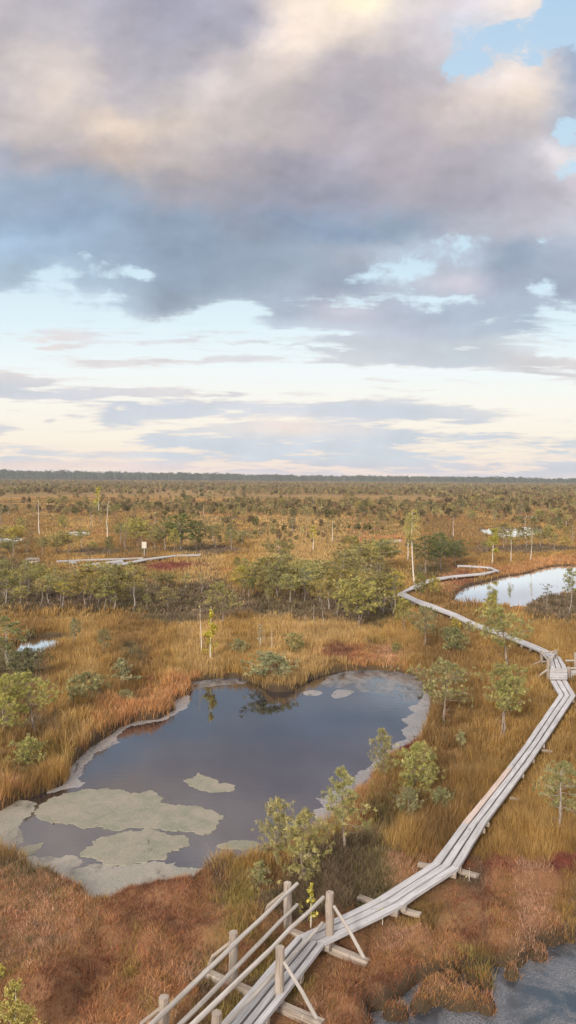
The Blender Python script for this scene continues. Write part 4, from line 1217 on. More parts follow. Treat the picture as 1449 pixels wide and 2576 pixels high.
def deck(start, end, n, z0, z1, label, group, special=None, beams=(0.04, .96), out=-.01, gap=.042, th=.07, beam_h=.11, mat=None):
    l0, r0, l1, r1 = P3(start[0], z0), P3(start[1], z0), P3(end[0], z1), P3(end[1], z1)
    c = (l0 + r0 + l1 + r1) / 4
    root = thing('boardwalk_section', label, 'boardwalk', (c[0], c[1], 0), group)
    off = np.array([c[0], c[1], 0])
    m = MB(); sp = None
    w0 = np.linalg.norm(r0 - l0); w1 = np.linalg.norm(r1 - l1)
    L = np.linalg.norm((l1 + r1 - l0 - r0) / 2); t_ = .004 / L
    for i in range(n):
        a0, a1 = i / n + gap / w0 / 2, (i + 1) / n - gap / w0 / 2
        b0, b1 = i / n + gap / w1 / 2, (i + 1) / n - gap / w1 / 2
        A, B_, C_, D_ = lerp(l0, r0, a0), lerp(l0, r0, a1), lerp(l1, r1, b0), lerp(l1, r1, b1)
        A, C_ = lerp(A, C_, t_), lerp(A, C_, 1 - t_); B_, D_ = lerp(B_, D_, t_), lerp(B_, D_, 1 - t_)
        if special == i:
            k = MB(); k.plank(A - off, B_ - off, C_ - off, D_ - off, th); sp = k
        else: m.plank(A - off, B_ - off, C_ - off, D_ - off, th)
    m.obj('deck', mat or M_WOOD, root)
    if sp:
        o = sp.obj('plank', M_NEWWOOD, root); o['label'] = 'newer pinkish board'
    for f in beams:
        a = lerp(l0, l1, f) - off; b = lerp(r0, r1, f) - off
        d = (b - a) / np.linalg.norm(b - a)
        k = MB(); dn = np.array([0, 0, -th - .001])
        k.beam(a - d * out + dn, b + d * out + dn, .13, beam_h)
        for e, s in ((a, -1), (b, 1)):
            q = e - d * s * .14 + dn
            if z0 > .38: k.tube([q + d * s * -.1 + [0, 0, -beam_h + .01], q + d * s * -.1 + [0, 0, -z0 - .4]], .05, 8)
        k.obj('crossbeam', M_POLE, root)
    return root


GB = 'boardwalk sections along the main pond'
for i, d in enumerate(DECKS):
    deck(d[0], d[1], d[2], d[3], d[3], d[4], GB, special=0 if d[5] == 'p' else None, beams=(.35, .72) if i == 0 else ((.06, .94) if i not in (5, 7) else (.5,)))
zs = [.72, .62, .5, .4] + [.35] * 20
for i, d in enumerate(DECKS2):
    deck(d[0], d[1], d[2], d[3], DECKS2[i + 1][3] if i + 1 < 4 else d[3], d[4], 'boardwalk sections winding past the east pond', beams=(.5,) if i < 3 else (.08, .92), out=.05)
for d in DECKS3:
    a, b, lab = d
    deck(a, b, 3, .3, .3, lab, 'pale walkway strips by the signboard', beams=(.08, .5, .92), out=.02, mat=M_DULL)


# loose ends of beams that stick out from under the walk
def loose(a, b, label, w=.14, h=.07, z=.17):
    k = MB(); A = W(*a, z); B_ = W(*b, z); c = (A + B_) / 2
    k.beam(A, B_, w, h)
    tag(k.obj('support_beam', M_POLE), label, 'beam', 'beams lying under the boardwalk')


loose((1052, 2170), (1112, 2182), 'pale beam end jutting out on the pond side of the sharp bend')
loose((1150, 2186), (1205, 2200), 'pale beam end jutting out on the rusty side of the sharp bend')
loose((902, 2253), (956, 2272), 'beam end half hidden in heather at the second joint')
loose((1008, 2283), (1058, 2298), 'beam end in golden grass across from the heather one')
loose((1285, 2004), (1308, 2012), 'short beam end in the grass beside the pinkish plank section', w=.1)
loose((1362, 1884), (1392, 1889), 'short pale beam end by the long straight', w=.1)

# hand rails of the near ramp
PL = [((413, 2672), 2508), ((587, 2490), 2345), ((723, 2352), 2221)]
PR = [((544, 2716), 2547), ((703, 2543), 2383), ((829, 2396), 2245)]


def post_world(b, top):
    p = W(*b); h = height_at(*b, top)
    return p, h


postL = [post_world(*x) for x in PL]; postR = [post_world(*x) for x in PR]
print('post heights', [round(h, 2) for _, h in postL + postR])


def handrail(posts, inner_sign, label, rails, beam_ids):
    c = sum(p for p, h in posts) / 3
    root = thing('handrail', label, 'handrail', (c[0], c[1], 0), 'pole handrails of the ramp')
    off = np.array([c[0], c[1], 0])
    a, b = posts[0][0], posts[-1][0]
    t = (b - a) / np.linalg.norm(b - a); side = np.array([t[1], -t[0], 0]) * inner_sign     # towards the deck
    for i, (p, h) in enumerate(posts):
        k = MB(); q = p - off
        z = np.linspace(-.4, h, 7)
        pts = np.stack([q[0] + rng.normal(0, .004, 7), q[1] + rng.normal(0, .004, 7), z], 1)
        k.tube(pts, .082 - .010 * (z / h).clip(0, 1), 12, rnd=.07)
        k.obj('post', M_POLE, root)
    for (z0, z1, over0, over1) in rails:
        k = MB()
        A = posts[0][0] - off + side * .115 - t * over0; B_ = posts[-1][0] - off + side * .115 + t * over1
        A = A + [0, 0, z0]; B_ = B_ + [0, 0, z1]
        n = 9; pts = np.array([lerp(A, B_, i / (n - 1)) for i in range(n)]) + rng.normal(0, .006, (n, 3))
        k.tube(pts, np.linspace(.042, .034, n), 10, rnd=.06)
        k.obj('rail', M_RAIL, root)
    for i in beam_ids:
        p, h = posts[i]; q = p - off
        o = -side
        k = MB()
        k.tube(np.stack([q + [0, 0, h * .80] + o * .07, q + o * .42 + [0, 0, h * .44], q + o * (.55 if inner_sign > 0 else .68) + [0, 0, .13]]), [.028, .032, .034], 8, rnd=.08)
        k.obj('brace', M_RAIL if inner_sign < 0 else M_POLE, root)
    return root


handrail(postL, 1, 'two-rail pole handrail on the pond side of the ramp', [(.86, .94, 1.2, .16), (.44, .53, 1.2, .16)], (0, 1, 2))
handrail(postR, -1, 'pole handrail with outward braces on the far side from the pond', [(1.0, 1.0, 1.2, -.05), (.52, .52, 1.2, -.05)], (0, 1, 2))
for (pl, _), (pr, _), lab in ((postL[1], postR[1], 'mossy crossbeam under the ramp carrying the middle posts'), (postL[2], postR[2], 'grey crossbeam at the ramp head carrying the end posts')):
    d = (pr - pl) / np.linalg.norm(pr - pl)
    k = MB(); k.beam(pl - d * .62 + [0, 0, .13], pr + d * .80 + [0, 0, .15], .16, .15)
    tag(k.obj('support_beam', M_POLE), lab, 'beam', 'beams lying under the boardwalk')

# wooden steps with raised railing, at the frame edge
l0, r0 = W(1383, 1711, DZ), W(1427, 1711, DZ)
l1, r1 = W(1384, 1681, Z2), W(1427, 1681, Z2)
root = thing('wooden_steps', 'short flight of grey wooden steps between two posts', 'steps', (*((l0 + r0) / 2)[:2], 0))
off = np.array([*((l0 + r0) / 2)[:2], 0])
for i in range(3):
    z = DZ + .02 + (Z2 - DZ - .02) * (i + 1) / 3
    f0, f1 = i / 3, (i + 1) / 3
    a, b, c, d = [np.array([*q[:2], z]) - off for q in (lerp(l0, l1, f0), lerp(r0, r1, f0), lerp(l0, l1, f1 - .02), lerp(r0, r1, f1 - .02))]
    k = MB(); k.plank(a, b, c, d, .04, seg=2); k.obj('tread', M_WOOD, root)
    k = MB(); hh = (Z2 - DZ) / 3
    dn = np.array([0, 0, -.045]); fw = (l1 - l0) / np.linalg.norm((l1 - l0)[:2]) * .03; fw[2] = 0
    k.beam(a + dn + fw, b + dn + fw, .03, hh - .05); k.obj('riser', M_WOOD, root)


def upright(k, px, py, pt, off, r=.075):
    p = W(px, py); h = height_at(px, py, pt); q = p - off
    z = np.linspace(-.3, h, 5)
    k.tube(np.stack([np.full(5, q[0]), np.full(5, q[1]), z], 1), r, 10, rnd=.06)
    return q + np.array([0, 0, h]), h


c0 = W(1378, 1714); off = np.array([c0[0], c0[1], 0])
root = thing('handrail', 'knee-high pole railing with slanting braces left of the wooden steps', 'handrail', tuple(off))
tops = []
for px, py, pt in ((1378.5, 1714, 1657), (1398, 1686, 1635), (1362, 1675, 1638)):
    k = MB(); t, h = upright(k, px, py, pt, off); k.obj('post', M_POLE, root); tops.append((t, h))
for a, b, dz in ((2, 1, -.08), (0, 1, -.12), (0, 2, -.1), (2, 1, -.5)):
    k = MB(); k.tube(np.stack([tops[a][0] + [0, 0, dz], (tops[a][0] + tops[b][0]) / 2 + [0, 0, dz + .01], tops[b][0] + [0, 0, dz]]), .04, 8, rnd=.05)
    k.obj('rail', M_RAIL, root)
for ti, (ex, ey) in ((0, (1338, 1713)), (2, (1322, 1681))):
    e = W(ex, ey, .05) - off
    k = MB(); k.tube(np.stack([tops[ti][0] + [0, 0, -.45], (tops[ti][0] + [0, 0, -.45] + e) / 2, e]), .042, 8, rnd=.05); k.obj('brace', M_RAIL, root)

c0 = W(1430, 1714); off = np.array([c0[0], c0[1], 0])
root = thing('handrail', 'pole railing with a boarded side at the frame edge, right of the steps', 'handrail', tuple(off))
k = MB(); t0, h0 = upright(k, 1430, 1712, 1678, off); k.obj('post', M_POLE, root)
k = MB(); t1, h1 = upright(k, 1447, 1698, 1642, off); k.obj('post', M_POLE, root)
k = MB(); t2, h2 = upright(k, 1476, 1712, 1678, off); k.obj('post', M_POLE, root)
for a, b in ((t0, t2), (t1 + [-.45, 0, -.3], t1 + [.5, 0, -.3])):
    k = MB(); k.tube(np.stack([a + [0, 0, -.06], (a + b) / 2 + [0, 0, -.05], b + [0, 0, -.06]]), .04, 8, rnd=.05); k.obj('rail', M_RAIL, root)
k = MB()
for i in range(3):
    z = .46 - i * .15
    k.beam(np.array([t0[0] + .1, t0[1], z]), np.array([t2[0], t2[1], z]), .035, .138)
k.obj('board_panel', M_WOOD, root)

# signboard and the little far platform
p = W(363, 1403); off = np.array([p[0], p[1], 0])
hs = height_at(363, 1403, 1363)
root = thing('signboard', 'pale information board on a post beside the far walkway', 'signboard', (p[0], p[1], 0))
k = MB(); k.tube([[0, 0, -.3], [0, 0, hs * .5], [0, 0, hs - .04]], .05, 8); k.obj('post', M_RAIL, root)
m, nt, b_ = new_mat('sign_panel'); nt.put(b_, 'Base Color', nt.mix(nt.noise(nt.n('ShaderNodeTexCoord').outputs['Object'], 9, 3), (.42, .385, .30), (.52, .485, .40))); b_.inputs['Roughness'].default_value = .6
k = MB(); k.beam([-.23, -.085, hs], [.23, -.085, hs], .035, hs * .40, seg=2, wob=0); sign_panel = k.obj('panel', m, root)
k = MB()
for xx in (-.245, .245): k.beam([xx, -.075, hs + .02], [xx, -.074, hs - hs * .42], .05, .05, up=(0, 1, 0), wob=0)
k.obj('frame', M_RAIL, sign_panel)

p = W(82, 1425); off = np.array([p[0], p[1], 0])
root = thing('viewing_platform', 'small white railed platform on posts among the western pines', 'platform', (p[0], p[1], 0))
root.scale = (.62, .62, .62)
k = MB()
for i in range(5): k.plank(np.array([-.8, -.75 + i * .3, .75]), np.array([-.8, -.47 + i * .3, .75]), np.array([.8, -.75 + i * .3, .75]), np.array([.8, -.47 + i * .3, .75]), .05)
k.obj('deck', M_RAIL, root)
for x, y in ((-.75, -.7), (.75, -.7), (-.75, .7), (.75, .7)):
    k = MB(); k.tube([[x, y, -.3], [x, y, .5], [x, y, 1.3]], .06, 8); k.obj('post', M_RAIL, root)
for a, b in (((-.75, -.7, 1.22), (.75, -.7, 1.22)), ((-.75, .7, 1.22), (.75, .7, 1.22)), ((-.75, -.7, 1.2), (-.75, .7, 1.2))):
    k = MB(); k.tube([a, b], .045, 8); k.obj('rail', M_RAIL, root)


# ------------------------------------------------------------------ far pines and the forest on the skyline
def low_pine(seed, Ht, cr, cb, pal, n=46):
    g = np.random.default_rng(seed)
    mb = MB()
    mb.tube(np.array([[0, 0, -.2], [g.normal(0, .06), 0, Ht * .5], [0, g.normal(0, .06), Ht * .92]]), [.055 * Ht / 3, .045 * Ht / 3, .02 * Ht / 3], 4, col=np.array([.24, .20, .165]))
    u = g.random(n); z = Ht * (cb + (1 - cb) * u); a = g.uniform(0, 6.28, n)
    r = cr * np.sqrt(np.clip(1 - (u * 1.7 - .65) ** 2 * .8, .05, 1)) * np.sqrt(g.random(n))
    P = np.stack([r * np.cos(a), r * np.sin(a), z], 1)
    cl = pal[g.integers(0, len(pal), n)] * g.uniform(.7, 1.3, (n, 1))
    D = np.stack([np.cos(a), np.sin(a), np.full(n, .4)], 1)
    needles(mb, P, D, 5, .42 * cr, .22 * cr, g, cl)
    return mb.obj('far_pine', M_FARNEEDLE, None, False, link=False)


def scatter_gn(name, P, S, rot, variants, label_kind='stuff'):
    col = bpy.data.collections.new(name + '_kinds')
    for v in variants: col.objects.link(v)
    me = bpy.data.meshes.new(name)
    me.vertices.add(len(P)); me.vertices.foreach_set('co', np.asarray(P, np.float32).ravel())
    a = me.attributes.new('scl', 'FLOAT_VECTOR', 'POINT'); a.data.foreach_set('vector', np.asarray(S, np.float32).ravel())
    a = me.attributes.new('rot', 'FLOAT', 'POINT'); a.data.foreach_set('value', np.asarray(rot, np.float32))
    o = bpy.data.objects.new(name, me); C.objects.link(o)
    ng = bpy.data.node_groups.new(name, 'GeometryNodeTree')
    ng.interface.new_socket('Geometry', in_out='INPUT', socket_type='NodeSocketGeometry')
    ng.interface.new_socket('Geometry', in_out='OUTPUT', socket_type='NodeSocketGeometry')
    N = ng.nodes; L = ng.links
    gi = N.new('NodeGroupInput'); go = N.new('NodeGroupOutput')
    ip = N.new('GeometryNodeInstanceOnPoints'); ci = N.new('GeometryNodeCollectionInfo')
    ci.inputs['Collection'].default_value = col; ci.inputs['Separate Children'].default_value = True; ci.inputs['Reset Children'].default_value = True
    ip.inputs['Pick Instance'].default_value = True
    na = N.new('GeometryNodeInputNamedAttribute'); na.data_type = 'FLOAT_VECTOR'; na.inputs['Name'].default_value = 'scl'
    nr = N.new('GeometryNodeInputNamedAttribute'); nr.data_type = 'FLOAT'; nr.inputs['Name'].default_value = 'rot'
    cx = N.new('ShaderNodeCombineXYZ'); L.new(nr.outputs['Attribute'], cx.inputs[2])
    er = N.new('FunctionNodeEulerToRotation'); L.new(cx.outputs[0], er.inputs[0])
    ri = N.new('FunctionNodeRandomValue'); ri.data_type = 'INT'; ri.inputs[4].default_value = 0; ri.inputs[5].default_value = len(variants) - 1
    L.new(gi.outputs[0], ip.inputs['Points']); L.new(ci.outputs[0], ip.inputs['Instance'])
    L.new(er.outputs[0], ip.inputs['Rotation']); L.new(na.outputs['Attribute'], ip.inputs['Scale'])
    L.new(ri.outputs[2], ip.inputs['Instance Index'])
    L.new(ip.outputs[0], go.inputs[0])
    md = o.modifiers.new('scatter', 'NODES'); md.node_group = ng
    tag(o, kind=label_kind)
    return o


g = np.random.default_rng(77)
FAR = np.array([(.25, .22, .085), (.34, .27, .10), (.40, .30, .125), (.18, .17, .075), (.42, .32, .15), (.36, .27, .12)])
var = [low_pine(300 + i, 3.0, cr, cb, FAR * k) for i, (cr, cb, k) in enumerate([(1.1, .42, .62), (.85, .35, .8), (1.35, .45, .56), (.7, .3, 1.0), (1.0, .15, .72), (.6, .5, .9)])]


def sample(n, r0, r1, half=R(31), pw=2.0):
    th = g.uniform(-half, half, n); rr = (g.uniform(r0 ** pw, r1 ** pw, n)) ** (1 / pw)
    return rr * np.sin(th), rr * np.cos(th), rr


x, y, rr = sample(72000, 95, 1500, pw=1.3)
cl = vnoise(x / 12, y / 16, 90) * .25 + vnoise(x / 45, y / 50, 91) * .4 + vnoise(x / 150, y / 120, 92) * .35
thr = np.interp(rr, [95, 165, 300, 600, 1500], [.60, .54, .49, .43, .33])
qx, qy = proj(x, y, 0)
clear = (np.abs(qx - 1285) < 95) & (qy > 1322) & (qy < 1392) | (np.abs(qx - 985) < 34) & (qy > 1350) & (qy < 1400) | (np.abs(qx - 192) < 45) & (qy > 1335) & (qy < 1372) | (np.abs(qx - 460) < 180) & (qy > 1400)
kp = ~clear & (cl > thr + g.normal(0, .05, len(x))) & (pond_sd(x, y) > .8) & (deck_sd(x, y) > 1.0)
x, y, rr = x[kp], y[kp], rr[kp]
hs_ = g.uniform(.4, 1.2, len(x)) * np.interp(rr, [95, 165, 400, 700, 1500], [.42, .62, 1.0, 1.15, 1.5])
S = np.stack([hs_ * g.uniform(.5, 1.0, len(x)), hs_ * g.uniform(.5, 1.0, len(x)), hs_ * .9], 1)
Zp = ground_h(x, y)
scatter_gn('distant_pines', np.stack([x, y, Zp], 1), S, g.uniform(0, 6.28, len(x)), var)
print('distant', len(x))

DARK = np.array([(.07, .09, .05), (.09, .11, .06), (.06, .08, .045), (.11, .12, .07)])
fvar = [low_pine(400 + i, 3.0, cr, cb, DARK * k, 40) for i, (cr, cb, k) in enumerate([(.55, .18, 1), (.48, .15, .9), (.62, .22, 1.1), (.40, .12, .95)])]
n = 13500
th = g.uniform(-R(38), R(38), n); rr = g.uniform(1520, 2050, n)
px_ = 724.5 + FPX * np.tan(th)
x = rr * np.sin(th); y = rr * np.cos(th)
hh = np.interp(px_, [-100, 0, 250, 500, 800, 1100, 1300, 1380, 1449, 1600], [21, 21, 20, 18.5, 15.5, 15, 15, 12.5, 13.5, 14]) * g.uniform(.5, 1.12, n) * (.76 + .42 * fbm(px_ / 26, px_ * 0 + rr / 90, 7, 3)) * (rr / 1700) ** .3
S = np.stack([hh / 3 * g.uniform(.9, 1.3, n), hh / 3 * g.uniform(.9, 1.3, n), hh / 3], 1)
scatter_gn('skyline_forest', np.stack([x, y, np.zeros(n)], 1), S, g.uniform(0, 6.28, n), fvar)


# ------------------------------------------------------------------ sky
SUN_EL, SUN_AZ = R(24), R(205)      # azimuth measured from +Y towards +X: low sun behind the camera
w = bpy.data.worlds.new('World'); sc.world = w; w.use_nodes = True
nt = NT(w.node_tree)
for x_ in list(nt.N): nt.N.remove(x_)
out = nt.n('ShaderNodeOutputWorld')
sky = nt.n('ShaderNodeTexSky', sky_type='NISHITA'); sky.sun_disc = False
sky.sun_elevation = SUN_EL; sky.sun_rotation = SUN_AZ; sky.air_density = 1.0; sky.dust_density = 1.5; sky.ozone_density = 1.2
bg1 = nt.n('ShaderNodeBackground'); bg1.inputs[1].default_value = 0.10; nt.L.new(sky.outputs[0], bg1.inputs[0])
tc = nt.n('ShaderNodeTexCoord')
sp = nt.n('ShaderNodeSeparateXYZ'); nt.put(sp, 0, tc.outputs['Generated'])
dx, dy, dz = sp.outputs
dys = nt.math('MAXIMUM', dy, .08)
U0 = nt.math('DIVIDE', dx, dys); V0 = nt.math('DIVIDE', dz, dys)
Vc = nt.math('MAXIMUM', V0, 0.0)


def vrow(y): # tangent of elevation of a picture row
    d = ray(724.5, y); return d[2] / d[1]


# domain warp: billows high up, long streaks low down
flat = nt.mapr(Vc, .12, .34)
qv = nt.xyz(nt.math('MULTIPLY', U0, nt.mixf(flat, 5.5, 6.0)), nt.math('MULTIPLY', V0, nt.mixf(flat, 46.0, 8.0)), 0.0)
qv_hi = nt.xyz(nt.math('MULTIPLY', U0, 6.0), nt.math('MULTIPLY', V0, 8.0), 3.7)
qv_lo = nt.xyz(nt.math('MULTIPLY', U0, 5.5), nt.math('MULTIPLY', V0, 44.0), 1.3)
wn = nt.n('ShaderNodeTexNoise'); nt.put(wn, 'Vector', qv_hi); wn.inputs['Scale'].default_value = 1.15; wn.inputs['Detail'].default_value = 9; wn.inputs['Roughness'].default_value = .60
ws = nt.n('ShaderNodeSeparateXYZ'); nt.put(ws, 0, wn.outputs['Color'])
wamp = nt.mapr(Vc, .02, .35, .014, .105)
U1 = nt.math('ADD', U0, nt.math('MULTIPLY', nt.math('SUBTRACT', ws.outputs[0], .5), nt.math('MULTIPLY', wamp, 1.25)))
V1 = nt.math('ADD', V0, nt.math('MULTIPLY', nt.math('SUBTRACT', ws.outputs[1], .5), wamp))
UF = nt.mapr(U1, -.40, .40, 0, 1, False)


def s2l(c):
    return tuple((v / 255 / 12.92) if v / 255 <= .04045 else ((v / 255 + .055) / 1.055) ** 2.4 for v in c)


# cloud colour and cover along rows of the sky, left to right (sRGB of the lit vapour, cover)
CX = [0, 145, 290, 435, 580, 725, 870, 1015, 1160, 1305, 1449]
ROWS = [
    (0, [(190, 180, 185, 1), (186, 179, 188, 1), (174, 169, 183, 1), (166, 163, 181, 1), (172, 168, 182, 1), (228, 211, 197, 1), (242, 227, 198, 1), (214, 203, 202, 1), (214, 206, 212, .95), (240, 224, 212, .85), (160, 198, 230, .0)]),
    (85, [(188, 180, 184, 1), (191, 184, 188, 1), (178, 172, 183, 1), (168, 165, 180, 1), (170, 167, 181, 1), (232, 214, 200, 1), (220, 204, 191, 1), (204, 195, 199, 1), (206, 208, 218, .62), (228, 218, 214, .75), (170, 195, 220, .1)]),
    (170, [(191, 181, 181, 1), (206, 193, 187, 1), (182, 175, 182, 1), (175, 170, 180, 1), (190, 180, 181, 1), (206, 191, 184, 1), (190, 180, 184, 1), (186, 179, 185, .95), (215, 205, 203, .42), (222, 208, 200, .62), (150, 165, 190, .7)]),
    (250, [(186, 176, 179, 1), (210, 195, 186, 1), (185, 176, 180, 1), (192, 183, 183, 1), (210, 197, 193, 1), (192, 180, 179, 1), (178, 170, 178, 1), (188, 176, 178, 1), (206, 191, 184, 1), (217, 200, 187, 1), (156, 165, 184, .95)]),
    (330, [(190, 179, 179, 1), (196, 183, 179, 1), (217, 198, 182, 1), (206, 191, 181, 1), (196, 183, 178, 1), (188, 176, 176, 1), (182, 172, 178, 1), (180, 170, 176, 1), (190, 178, 178, 1), (194, 184, 184, .95), (170, 180, 198, .58)]),
    (405, [(160, 165, 180, 1), (175, 168, 174, 1), (195, 178, 169, 1), (185, 172, 169, 1), (172, 163, 167, 1), (160, 155, 168, 1), (165, 158, 169, 1), (172, 162, 169, 1), (170, 162, 170, 1), (180, 175, 182, .95), (220, 212, 212, .60)]),
    (485, [(148, 164, 184, 1), (147, 161, 181, 1), (150, 160, 177, 1), (160, 156, 165, 1), (155, 152, 164, 1), (148, 148, 163, 1), (150, 150, 165, 1), (160, 155, 165, 1), (158, 153, 165, 1), (170, 165, 175, 1), (196, 188, 195, .78)]),
    (560, [(150, 171, 195, 1), (145, 165, 190, 1), (140, 158, 180, 1), (138, 152, 172, 1), (141, 149, 166, 1), (140, 152, 174, 1), (142, 160, 184, 1), (148, 162, 182, 1), (165, 165, 176, .95), (178, 176, 185, .92), (182, 182, 192, .9)]),
    (630, [(158, 180, 203, .95), (151, 172, 194, .95), (149, 167, 188, .95), (140, 155, 175, 1), (144, 156, 175, 1), (150, 162, 180, 1), (160, 167, 180, .95), (178, 188, 202, .62), (180, 190, 205, .62), (150, 163, 183, .88), (168, 177, 192, .72)]),
    (695, [(165, 184, 202, .9), (172, 192, 210, .74), (165, 183, 202, .78), (142, 156, 176, 1), (142, 155, 172, 1), (152, 162, 179, 1), (152, 163, 181, .9), (178, 186, 198, .64), (186, 182, 192, .85), (156, 165, 182, .9), (152, 161, 180, .8)]),
    (765, [(200, 215, 228, .25), (200, 215, 228, .2), (184, 200, 215, .52), (150, 161, 176, .9), (168, 180, 193, .58), (168, 178, 193, .58), (180, 178, 189, .82), (172, 180, 195, .7), (166, 178, 195, .62), (165, 177, 193, .75), (178, 188, 202, .58)]),
    (820, [(205, 218, 228, .12), (210, 215, 225, .22), (205, 208, 218, .28), (205, 213, 222, .18), (200, 212, 222, .25), (190, 200, 212, .48), (190, 195, 208, .45), (184, 189, 203, .62), (178, 187, 201, .7), (172, 183, 198, .72), (192, 205, 218, .45)]),
    (862, [(215, 208, 212, .3), (218, 208, 210, .40), (215, 212, 218, .28), (210, 210, 218, .34), (208, 208, 214, .34), (196, 204, 214, .42), (182, 187, 200, .78), (180, 184, 198, .82), (182, 188, 201, .68), (205, 212, 220, .3), (215, 220, 226, .2)]),
    (905, [(220, 212, 214, .22), (218, 206, 206, .45), (212, 204, 208, .46), (212, 204, 208, .44), (208, 206, 212, .42), (208, 208, 214, .36), (198, 200, 210, .55), (186, 190, 203, .72), (182, 188, 202, .8), (196, 190, 196, .8), (208, 200, 202, .72)]),
    (945, [(215, 206, 208, .5), (218, 210, 212, .36), (225, 220, 220, .2), (225, 220, 220, .16), (225, 220, 220, .16), (225, 220, 220, .14), (220, 218, 220, .2), (215, 215, 220, .26), (212, 212, 218, .26), (205, 202, 208, .5), (200, 196, 204, .66)]),
    (990, [(190, 192, 206, .8), (196, 196, 208, .72), (205, 200, 208, .55), (210, 202, 206, .52), (205, 200, 207, .58), (208, 202, 208, .52), (208, 204, 210, .5), (212, 208, 212, .42), (222, 216, 216, .26), (228, 222, 220, .2), (226, 220, 220, .3)]),
    (1030, [(222, 214, 212, .38), (205, 202, 212, .55), (190, 194, 210, .72), (188, 193, 210, .8), (196, 198, 211, .66), (198, 198, 210, .62), (188, 193, 209, .74), (186, 192, 208, .82), (205, 204, 212, .56), (226, 220, 216, .3), (226, 220, 218, .3)]),
    (1075, [(200, 200, 212, .6), (206, 204, 212, .54), (194, 198, 212, .68), (204, 203, 212, .62), (214, 206, 209, .62), (232, 212, 204, .76), (212, 205, 210, .68), (190, 196, 211, .76), (194, 198, 212, .7), (208, 206, 214, .5), (214, 212, 216, .44)]),
    (1115, [(222, 214, 212, .42), (228, 216, 210, .46), (200, 202, 214, .66), (190, 197, 213, .82), (188, 196, 212, .88), (192, 198, 213, .8), (190, 197, 213, .84), (186, 194, 211, .88), (188, 195, 211, .84), (192, 198, 212, .74), (190, 197, 212, .76)]),
    (1150, [(190, 196, 212, .74), (204, 202, 212, .64), (214, 206, 210, .62), (194, 199, 214, .88), (190, 197, 213, .92), (190, 197, 213, .95), (190, 198, 213, .95), (190, 198, 213, .95), (194, 200, 213, .92), (196, 201, 213, .92), (196, 202, 214, .92)]),
    (1178, [(234, 214, 206, .9), (238, 216, 206, .9), (238, 216, 207, .9), (226, 210, 209, .9), (214, 206, 212, .9), (206, 203, 213, .95), (203, 203, 213, .95), (202, 203, 213, .95), (206, 204, 212, .95), (200, 203, 213, .95), (202, 204, 213, .95)]),
    (1205, [(232, 212, 206, 1), (234, 214, 207, 1), (234, 214, 208, 1), (232, 213, 208, 1), (230, 211, 208, 1), (228, 210, 209, 1), (226, 209, 209, 1), (222, 208, 209, 1), (218, 206, 209, 1), (214, 205, 210, 1), (214, 205, 210, 1)]),
]


def tone(v, y):
    if y < 850:
        k = 1.0
        l = sum(v[:3]) / 3; l2 = 180 + (l - 180) * k
        return (v[0] + l2 - l + 8, v[1] + l2 - l + 9, v[2] + l2 - l + 9, v[3])
    if y < 1170: return (v[0] + (255 - v[0]) * .22, v[1] + (255 - v[1]) * .25, v[2] + (255 - v[2]) * .20, v[3])
    return v


colr = None; cov = None
prev = None
for (yy, vals) in reversed(ROWS):       # from the horizon upwards
    vals = [tone(v, yy) for v in vals]
    stops = [(((cx - 724.5) / FPX + .40) / .80, (*s2l(v[:3]), v[3])) for cx, v in zip(CX, vals)]
    rp = nt.ramp(UF, stops, 'EASE')
    v = vrow(yy)
    if colr is None: colr, cov = rp.outputs[0], rp.outputs[1]
    else:
        f = nt.mapr(V1, prev, v)
        colr = nt.mix(f, colr, rp.outputs[0]); cov = nt.mixf(f, cov, rp.outputs[1])
    prev = v
